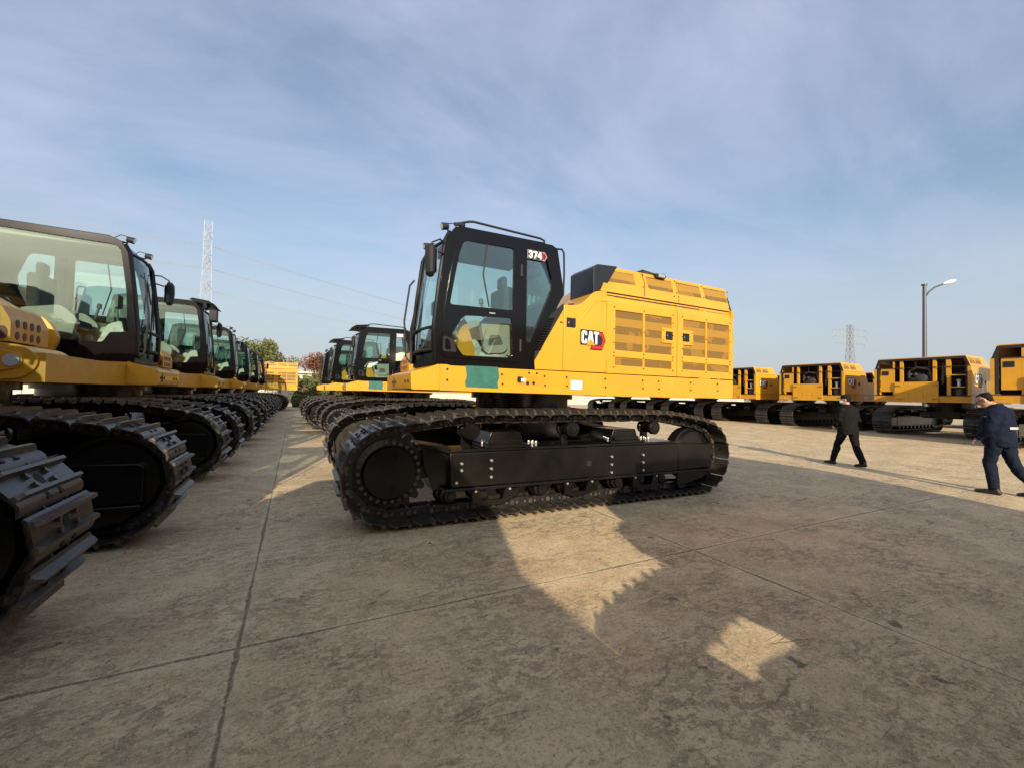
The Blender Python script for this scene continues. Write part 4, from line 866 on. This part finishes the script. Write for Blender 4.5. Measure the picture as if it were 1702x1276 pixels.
# ------------------------------------------------------------------ trees
def leafmat(n, c, c2):
    m = mat(n, c, .6, dirt=c2, scale=2.0); m.node_tree.nodes['Principled BSDF'].inputs['Specular IOR Level'].default_value = .2
    return m
M['leafg'] = leafmat('leaf_green', (.20, .20, .065), (.11, .12, .04)); M['leafr'] = leafmat('leaf_reddish', (.26, .11, .06), (.15, .075, .04)); M['leafd'] = leafmat('leaf_dark', (.10, .12, .04), (.17, .17, .065)); M['bark'] = mat('bark', (.10, .08, .06), .9)
M['twig'] = mat('bare_twigs', (.26, .17, .14), .9)
def tree(name, loc, h, cr, leaf, label, cat='tree', n=2600, seed=1, trunk=True, zlo=.35, group=None, ls=.14):
    rnd = random.Random(seed); r = empty(name, loc); tag(r, label, cat, group)
    b = MB(); b.tube([(0, 0, 0), (.08, .05, h * .25), (-.05, .1, h * .5), (.05, 0, h * .8)], [h * .03, h * .024, h * .015, h * .005], 8)
    cl = []
    for i in range(16):
        a = rnd.uniform(0, 2 * pi); q = rnd.uniform(.2, .85); z = h * rnd.uniform(zlo, .92); rr = cr * q * sqrt(max(.1, 1 - ((z / h - .6) / .42) ** 2)); p = Vector((rr * cos(a), rr * sin(a), z)); cl.append((p, cr * rnd.uniform(.25, .45)))
        s = Vector((0, 0, h * rnd.uniform(.2, .5))); m = s.lerp(p, .5) + Vector((0, 0, -.1 * h * .3)); b.tube([s, m, p], [h * .012, h * .008, h * .003], 5)
    b.build('trunk', 'bark', r)
    b = MB()
    for i in range(n):
        p, rad = cl[rnd.randrange(len(cl))]; v = Vector((rnd.gauss(0, 1), rnd.gauss(0, 1), rnd.gauss(0, 1))).normalized() * rad * rnd.uniform(.35, 1) ** .5
        c = p + v; c.z = max(c.z, .1); u = Vector((rnd.gauss(0, 1), rnd.gauss(0, 1), rnd.gauss(0, 1))).normalized(); w = u.orthogonal().normalized(); k = ls * rnd.uniform(.6, 1.5)
        b.add([c - u * k, c + w * k * .5, c + u * k, c - w * k * .5], [(0, 1, 2, 3)])
    b.build('crown', leaf, r); return r
TG = 'trees beyond the end of the aisle'
tree('broadleaf_tree', (-3.9, 52, 0), 6.6, 3.0, 'leafg', 'rounded yellow-green tree above the last cabs of the left row', seed=3, group=TG, n=3800)
tree('broadleaf_tree', (-1.6, 55, 0), 5.6, 2.2, 'leafg', 'smaller dull green tree right beside the rounded one', seed=4, group=TG)
tree('red_leaved_tree', (2.0, 47, 0), 5.2, 2.0, 'leafr', 'reddish brown tree left of the third cab of the middle row', seed=5, group=TG, n=3600, ls=.11)
tree('red_leaved_tree', (4.6, 52, 0), 5.0, 2.0, 'leafr', 'second reddish tree, mostly hidden by the cab of the middle row', seed=8, group=TG)
for i, (x, y, hh, w, lb) in enumerate(((.5, 43, 3.0, 1.3, 'dark green clipped shrub next to the bright yellow rear body'), (2.2, 43.5, 3.1, 1.4, 'dark green shrub right of the aisle end, under the red tree'), (3.9, 44, 2.8, 1.3, 'dark green shrub beside the front of the third middle row machine'))):
    tree('evergreen_shrub', (x, y, 0), hh, w, 'leafd', lb, 'shrub', n=3200, seed=20 + i, zlo=.08, group='shrubs at the end of the aisle')
for i in range(14):
    rnd = random.Random(60 + i); x = -7 + i * 1.9 + rnd.uniform(-.5, .5); h = rnd.uniform(8, 11); r = empty('bare_poplar', (x, 120 + rnd.uniform(-4, 4), 0))
    tag(r, 'thin bare poplar in the distant row behind the shed', 'tree', 'distant bare poplars')
    b = MB(); b.tube([(0, 0, 0), (0, 0, h)], [.16, .02], 5)
    for j in range(36): z = h * rnd.uniform(.25, .97); a = rnd.uniform(0, 2 * pi); l = (h - z) * .22 + .35; b.tube([(0, 0, z), (l * .45 * cos(a), l * .45 * sin(a), z + l)], [.03, .008], 3)
    b.build('trunk', 'twig', r)
b = MB(); rnd = random.Random(5)
for i in range(5200):
    x = rnd.uniform(-60, 260); y = 150 + rnd.uniform(-8, 8); z = abs(rnd.gauss(0, 2.0)) + .2 + 1.0 * sin(x * .09) ** 2; k = rnd.uniform(.3, .8)
    u = Vector((rnd.gauss(0, 1), rnd.gauss(0, 1), rnd.gauss(0, 1))).normalized(); w = u.orthogonal().normalized(); c = Vector((x, y, z)); b.add([c - u * k, c + w * k * .6, c + u * k, c - w * k * .6], [(0, 1, 2, 3)])
o = b.build('distant_thicket', 'twig'); o['kind'] = 'stuff'; o['label'] = 'brownish band of far off bushes along the horizon'; o['category'] = 'thicket'
# ------------------------------------------------------------------ pylons and wires
def pylon(loc, h, w0, w1, rz, arms, t, label, matn):
    r = empty('pylon', loc, rz); tag(r, label, 'pylon', 'power line pylons'); b = MB(); nseg = 13 if not arms else 11
    def W(z): return w0 + (w1 - w0) * min(1, z / (h * .8))
    zz = [h * (1 - (1 - i / nseg) ** 1.15) for i in range(nseg + 1)]
    for sx in (1, -1):
        for sy in (1, -1): b.tube([(sx * W(z), sy * W(z), z) for z in zz], t * 1.5, 4)
    for i in range(nseg):
        z0, z1 = zz[i], zz[i + 1]; a, c = W(z0), W(z1)
        for s in (1, -1):
            b.tube([(-a, s * a, z0), (c, s * c, z1)], t, 4); b.tube([(a, s * a, z0), (-c, s * c, z1)], t, 4); b.tube([(s * a, -a, z0), (s * c, c, z1)], t, 4); b.tube([(s * a, a, z0), (s * c, -c, z1)], t, 4)
            b.tube([(-c, s * c, z1), (c, s * c, z1)], t, 4); b.tube([(s * c, -c, z1), (s * c, c, z1)], t, 4)
    b.build('lattice_mast', matn, r)
    for z, L in arms:
        for s in (1, -1):
            b = MB(); ww = W(z)
            for sy in (1, -1): b.tube([(s * ww, sy * ww, z), (s * L, 0, z + .9)], t, 4); b.tube([(s * ww, sy * ww, z + 2.2), (s * L, 0, z + .9)], t, 4)
            for k in range(1, 4): q = k / 4; b.tube([(s * (ww + (L - ww) * q), ww * (1 - q), z + .9 * q), (s * (ww + (L - ww) * q), ww * (1 - q), z + 2.2 - 1.3 * q)], t, 4)
            b.tube([(s * L, 0, z + .9), (s * L, 0, z - 1.2)], t * 1.2, 5); b.build('cross_arm', matn, r)
    return r
D1 = 150.0; p1 = Vector((-.159, 1, 0)).normalized() * D1
pylon(p1, .320 * D1 + 1.5, 2.1, .95, R(100), [(.200 * D1, 4.6), (.250 * D1, 5.0), (.295 * D1, 4.2)], 0.045, 'tall pale lattice pylon rising above the left row of cabs', 'galv')
D2 = 330.0; p2 = Vector((2.221, 1, 0)).normalized() * D2
pylon(p2, .1405 * D2 + 1.5, 3.0, 1.1, R(-12), [(.108 * D2, 12), (.121 * D2, 13.5), (.1325 * D2, 14)], 0.085, 'distant dark lattice pylon with three pairs of arms left of the street lamp', 'wire')
wi = 0
dirw = Vector((.985, .17, 0)).normalized()
WL = ['topmost', 'second', 'third', 'fourth', 'fifth', 'lowest']
for k, (zr, off) in enumerate(((.292, 3.8), (.275, -3.8), (.248, 4.6), (.232, -4.6), (.203, 4.2), (.188, -4.2))):
    z = zr * D1; st = p1 + Vector((-.17, .985, 0)) * off; pts = []
    far = p2 + Vector((0, 0, 0)); 
    e = Vector((320, 205 + off, 0)); 
    for i in range(25): t = i / 24; q = st.lerp(e, t); pts.append((q.x, q.y, z + (22 - z) * t - 30 * 4 * t * (1 - t) * .30))
    e2 = Vector((-330, 95 + off, 0)); pl = []
    for i in range(17): t = i / 16; q = st.lerp(e2, t); pl.append((q.x, q.y, z + 10 * t - 26 * 4 * t * (1 - t) * .2))
    b = MB(); b.tube(list(reversed(pl)) + pts[1:], .055, 4); o = b.build('power_line', 'wire'); tag(o, WL[k] + ' thin power line strung from the tall pale pylon across the sky', 'power line', 'overhead power lines')
# ------------------------------------------------------------------ street lamp
dl = Vector((2.976, 1, 0)).normalized() * 34.6; r = empty('street_lamp', dl, 0); tag(r, 'dark street lamp pole with a bright curved head behind the far right row', 'street lamp')
zt = .1986 * 34.6 + 1.5
b = MB(); b.tube([(0, 0, 0), (0, 0, zt)], [.13, .085], 12); b.cyl((0, 0, zt), (0, 0, zt + .08), .14, n=12); b.build('pole', 'pole', r)
rv = Vector((.456, -.89, 0)); rv = Vector((.75, -.66, 0)); b = MB(); b.tube([(0, 0, zt - .75), tuple(rv * .22 + Vector((0, 0, zt - .38))), tuple(rv * .5 + Vector((0, 0, zt - .12))), tuple(rv * .95 + Vector((0, 0, zt + .06)))], .045, 8); b.build('arm', 'pole', r)
b = MB(); nn = Vector((-rv.y, rv.x, 0)); c0 = rv * .90 + Vector((0, 0, zt + .06)); ax = rv + Vector((0, 0, .30))
b.loft([(c0 + ax * t, nn, (0, 0, 1), a, c) for t, a, c in ((0, .05, .05), (.10, .11, .08), (.28, .16, .12), (.45, .15, .11), (.58, .09, .06), (.62, .02, .02))], 14); b.build('lamp_head', 'white', r)
# ------------------------------------------------------------------ people
M['skin'] = mat('skin', (.45, .26, .18), .55); M['hair'] = mat('black_hair', (.012, .009, .007), .7, spec=.12, bump=.6, scale=60)
M['jacket1'] = mat('dark_grey_jacket', (.010, .010, .010), .85, spec=.12, var=.35, scale=12, bump=.6); M['pants1'] = mat('dark_trousers', (.007, .006, .008), .8, spec=.12, bump=.5, scale=10)
M['jacket2'] = mat('navy_work_jacket', (.008, .013, .030), .75, spec=.12, var=.3, scale=10, bump=.8); M['pants2'] = mat('navy_work_trousers', (.008, .012, .025), .8, spec=.12, bump=.8, scale=9)
M['cap'] = mat('dark_cap', (.016, .010, .012), .8, spec=.12); M['mask'] = mat('pale_blue_mask', (.45, .62, .70), .7); M['shoes'] = mat('black_shoe', (.01, .01, .01), .45)
M['reflect'] = mat('reflective_tape', (.42, .43, .45), .35)
FOLD = bpy.data.textures.new('cloth_folds', 'CLOUDS'); FOLD.noise_scale = .13; FOLD.noise_depth = 3
def remesh(b, name, mt, parent, vox=.014, it=3, fold=0):
    o = b.build(name, mt, parent, ang=180); m = o.modifiers.new('join', 'REMESH'); m.mode = 'VOXEL'; m.voxel_size = vox; m.use_smooth_shade = True
    s = o.modifiers.new('soften', 'SMOOTH'); s.iterations = it; s.factor = .5
    if fold: q = o.modifiers.new('folds', 'DISPLACE'); q.texture = FOLD; q.strength = fold; q.mid_level = .5; q.texture_coords = 'LOCAL'
    return o
def limb(b, pts, rs, fl=1.0, side=(0, 1, 0)):
    rings = []
    for i, p in enumerate(pts):
        p = Vector(p); d = (Vector(pts[min(i + 1, len(pts) - 1)]) - Vector(pts[max(i - 1, 0)])).normalized(); u = Vector(side); u = (u - d * u.dot(d)).normalized(); w = d.cross(u)
        rings.append((p, u, w, rs[i], rs[i] * fl))
    b.loft(rings, 14)
def hand(b, w, d, n, s=1):
    """palm from wrist w along d, back-of-hand normal n; four fingers and a thumb, slightly curled"""
    w = Vector(w); d = Vector(d).normalized(); n = Vector(n); n = (n - d * n.dot(d)).normalized(); u = d.cross(n)
    b.loft([(w, u, n, .026, .02), (w + d * .03, u, n, .036, .017), (w + d * .085, u, n, .040, .014), (w + d * .095, u, n, .03, .01)], 10)
    for i, (o, L) in enumerate(((-.029, .062), (-.010, .072), (.010, .068), (.028, .052))):
        a = w + d * .085 + u * o; p = a + d * L * .5 - n * .006; q = p + d * L * .35 - n * L * .38; b.tube([a, p, q], [.010, .009, .007], 6)
    a = w + d * .03 - u * s * .034; b.tube([a, a + d * .03 - u * s * .022 - n * .008, a + d * .062 - u * s * .020 - n * .02], [.012, .010, .008], 6)
def head(b, c, f, up):
    """head centred at c, facing f"""
    c = Vector(c); f = Vector(f).normalized(); up = Vector(up); up = (up - f * up.dot(f)).normalized(); s = up.cross(f)
    prof = [(-.115, .030, .038, .03), (-.10, .045, .055, .022), (-.07, .058, .075, .012), (-.03, .068, .090, .0), (.01, .074, .097, -.005), (.05, .075, .098, -.012), (.085, .064, .084, -.018), (.11, .042, .055, -.02), (.122, .015, .02, -.02)]
    b.loft([(c + up * z + f * o, s, f, a, bb) for z, a, bb, o in prof], 20)
    b.loft([(c + f * .086 + up * .02, s, up, .008, .012), (c + f * .105 - up * .012, s, up, .014, .012), (c + f * .108 - up * .022, s, up, .016, .010), (c + f * .09 - up * .034, s, up, .012, .006)], 10)
    b.loft([(c + f * .078 - up * .058, s, up, .022, .010), (c + f * .092 - up * .058, s, up, .018, .008)], 10)
    for q in (1, -1): b.loft([(c + s * q * .068 - f * .005, f, up, .015, .026), (c + s * q * .085 - f * .012, f, up, .018, .030)], 10)
    for q in (1, -1): b.loft([(c + s * q * .030 + f * .072 + up * .035, s, up, .018, .008), (c + s * q * .030 + f * .090 + up * .036, s, up, .016, .006)], 8)
    return f, up, s
def person(kind, loc, az, label, sc_):
    r = empty('person', loc, pi / 2 - az); tag(r, label, 'person'); r.scale = (sc_,) * 3
    body, jk, tr, sh_ = MB(), MB(), MB(), MB()
    if kind == 1:
        hip = .90; hj = (-.02, .92)
        legs = [((.0, .10, .90), (.19, .10, .50), (.33, .09, .10), 0), ((-.02, -.10, .90), (-.10, -.10, .50), (-.30, -.10, .11), 1)]
        toes = [(1, 0, .12), (1, 0, -.05)]
        tors = [(-.01, .0, .80, .19, .15), (-.01, 0, .92, .20, .155), (0, 0, 1.08, .205, .155), (.01, 0, 1.22, .21, .155), (.0, 0, 1.36, .205, .125), (-.01, 0, 1.43, .16, .10), (0, 0, 1.48, .09, .08)]
        arms = [[(0, .18, 1.37), (.02, .225, 1.12), (.20, .17, .96)], [(0, -.18, 1.37), (-.04, -.225, 1.11), (.14, -.17, .94)]]
        hc = (.05, .02, 1.60); hf = (.80, .62, -.05); neck = [(0, 0, 1.42), (.03, .01, 1.52)]
    else:
        legs = [((.04, .11, .90), (.12, .10, .52), (.06, .10, .10), 0), ((0, -.11, .90), (-.10, -.12, .50), (-.36, -.12, .12), 1)]
        toes = [(1, 0, 0), (1, 0, -.1)]
        tors = [(.02, 0, .80, .20, .18), (.04, 0, .92, .22, .20), (.06, 0, 1.05, .23, .215), (.06, 0, 1.18, .235, .215), (.04, 0, 1.32, .225, .185), (.03, 0, 1.41, .19, .15), (.06, 0, 1.47, .10, .10)]
        arms = [[(.02, .22, 1.35), (.04, .29, 1.10), (.22, .20, .93)], [(.02, -.22, 1.35), (.0, -.30, 1.10), (.20, -.22, .92)]]
        hc = (.19, .02, 1.555); hf = (.80, .12, -.52); neck = [(.05, 0, 1.42), (.12, .01, 1.50)]
    big = 1.0 if kind == 1 else 1.03
    for (h, k, a, _), t in zip(legs, toes):
        h, k, a = Vector(h), Vector(k), Vector(a)
        limb(body, [h, k, a], [.07, .048, .038]); limb(tr, [h + Vector((0, 0, .05)), h.lerp(k, .35), h.lerp(k, .75), k, k.lerp(a, .4), k.lerp(a, .8), a + Vector((0, 0, -.02))], [x * big for x in (.115, .105, .085, .078, .078, .068, .066)])
        fd = Vector((cos(t[2]), sin(t[2]), 0)) if False else Vector((1, t[2] * .5, 0)).normalized(); lift = -.06 if a.x < 0 else .0
        heel = Vector((a.x - .05, a.y, .035 + (.03 if a.x < 0 else 0)))
        toe = heel + fd * .27; toe.z = .035
        sh_.loft([(heel + Vector((0, 0, 0)) - fd * .03, (0, 1, 0), (0, 0, 1), .028, .025), (heel + Vector((0, 0, .005)), (0, 1, 0), (0, 0, 1), .042, .045), (heel.lerp(toe, .4) + Vector((0, 0, .01)), (0, 1, 0), (0, 0, 1), .045, .048), (heel.lerp(toe, .75), (0, 1, 0), (0, 0, 1), .052, .036), (toe - Vector((0, 0, .006)), (0, 1, 0), (0, 0, 1), .038, .026), (toe + fd * .025 - Vector((0, 0, .01)), (0, 1, 0), (0, 0, 1), .015, .012)], 12)
        limb(sh_, [a + Vector((0, 0, .03)), heel + Vector((.03, 0, .03))], [.05, .05])
    b_r = [((x, y, z), (0, 1, 0), (1, 0, 0), a * .80, c * .76) for x, y, z, a, c in tors]; body.loft(b_r, 18)
    jk.loft([((x, y, z), (0, 1, 0), (1, 0, 0), a, c) for x, y, z, a, c in tors], 22)
    jk.loft([((tors[0][0], 0, .76 if kind == 1 else .80), (0, 1, 0), (1, 0, 0), tors[0][3] * 1.03, tors[0][4] * 1.05), ((tors[1][0], 0, .90), (0, 1, 0), (1, 0, 0), tors[1][3], tors[1][4])], 22)
    for A in arms:
        A = [Vector(p) for p in A]; dd = (A[2] - A[1]).normalized()
        limb(jk, [A[0] + Vector((0, -.05 * (1 if A[0].y > 0 else -1), .01)), A[0], A[0].lerp(A[1], .5), A[1], A[1].lerp(A[2], .6), A[2]], [x * (1.0 if kind == 1 else 1.15) for x in (.075, .082, .070, .064, .056, .050)])
        limb(body, [A[0], A[1], A[2]], [.045, .036, .026]); hand(body, A[2] - dd * .01, dd, (0, 1 if A[0].y > 0 else -1, 0) if kind == 1 else (.3, .3, 1), 1 if A[0].y > 0 else -1)
    limb(body, neck, [.062, .056]); f, up, s = head(body, hc, hf, (0, 0, 1) if kind == 1 else (.45, 0, .9))
    bo = remesh(body, 'body', 'skin', r, .009, 2); jo = remesh(jk, 'jacket', 'jacket%d' % kind, bo, .013, 3, .055); remesh(tr, 'trousers', 'pants%d' % kind, bo, .013, 3, .045); remesh(sh_, 'shoes', 'shoes', bo, .009, 2)
    hcv = Vector(hc)
    hr = MB()
    if kind == 1:
        k = MB(); k.loft([(hcv + up * z + f * o, s, f, a, c) for z, a, c, o in ((.045, .084, .108, -.012), (.07, .088, .112, -.012), (.11, .080, .10, -.014), (.135, .05, .065, -.015), (.142, .01, .01, -.015))], 22)
        k.loft([(hcv + up * .060 + f * .08, s, up, .070, .010), (hcv + up * .055 + f * .13, s, up, .062, .008), (hcv + up * .045 + f * .175, s, up, .035, .006)], 14); k.build('cap', 'cap', bo)
        k = MB(); k.loft([(hcv - up * .02 + f * .085, s, up, .052, .030), (hcv - up * .035 + f * .112, s, up, .040, .040), (hcv - up * .05 + f * .122, s, up, .014, .025)], 14); k.loft([(hcv - up * .045 + f * .03, s, up, .070, .045), (hcv - up * .04 + f * .10, s, up, .050, .045)], 16); k.build('face_mask', 'mask', bo)
        hr.loft([(hcv + up * z + f * o, s, f, a, c) for z, a, c, o in ((-.045, .055, .06, -.035), (-.02, .074, .085, -.022), (.03, .079, .096, -.02), (.05, .079, .098, -.014))], 20); hr.build('hair', 'hair', bo)
        k = MB(); k.loft([((0, 0, 1.455), (0, 1, 0), (1, 0, 0), .085, .08), ((.01, 0, 1.50), (0, 1, 0), (1, 0, 0), .078, .074)], 18); k.build('collar', 'jacket1', jo)
    else:
        hr.loft([(hcv + up * z + f * o, s, f, a, c) for z, a, c, o in ((-.05, .050, .036, -.062), (-.01, .070, .058, -.055), (.03, .077, .068, -.054), (.065, .077, .078, -.044), (.10, .066, .086, -.024), (.122, .045, .062, -.016), (.131, .012, .02, -.016))], 22)
        remesh(hr, 'hair', 'hair', bo, .008, 1, .03)
        k = MB()
        for q in (1, -1): k.tube([hcv + s * q * .08 + up * .02 - f * .01, hcv + s * q * .075 + up * .02 + f * .09, hcv + s * q * .012 + up * .02 + f * .108], .0035, 5); k.tube([hcv + s * q * (.03 + .022 * cos(t * pi / 4)) + f * .104 + up * (.018 + .018 * sin(t * pi / 4)) for t in range(9)], .003, 5)
        k.build('glasses', 'rubber', bo)
        k = MB(); k.loft([((.03, 0, 1.43), (0, 1, 0), (1, 0, 0), .10, .095), ((.07, 0, 1.50), (0, 1, 0), (.9, 0, -.3), .085, .08)], 18); k.build('collar', 'jacket2', jo)
        k = MB(); n = 14; vs = []
        for i in range(n + 1):
            a = pi * .80 + (pi * .3) * i / n
            for z in (1.095, 1.135): vs.append((.06 + cos(a) * .235, sin(a) * .245, z))
        k.add(vs, [(2 * i, 2 * i + 2, 2 * i + 3, 2 * i + 1) for i in range(n)]); k.build('reflective_band', 'reflect', jo)
        k = MB(); k.box(.07, .13, .258, .266, 1.29, 1.302); k.build('chest_print', 'reflect', jo)
    return r
person(1, (11.50, 5.22, 0), R(20), 'walking man in a dark jacket, dark cap and pale face mask, seen from behind', .955)
person(2, (10.50, 2.56, 0), R(2), 'stout bareheaded man in a navy work suit looking down, at the right edge', 1.0)
bpy.context.view_layer.update()
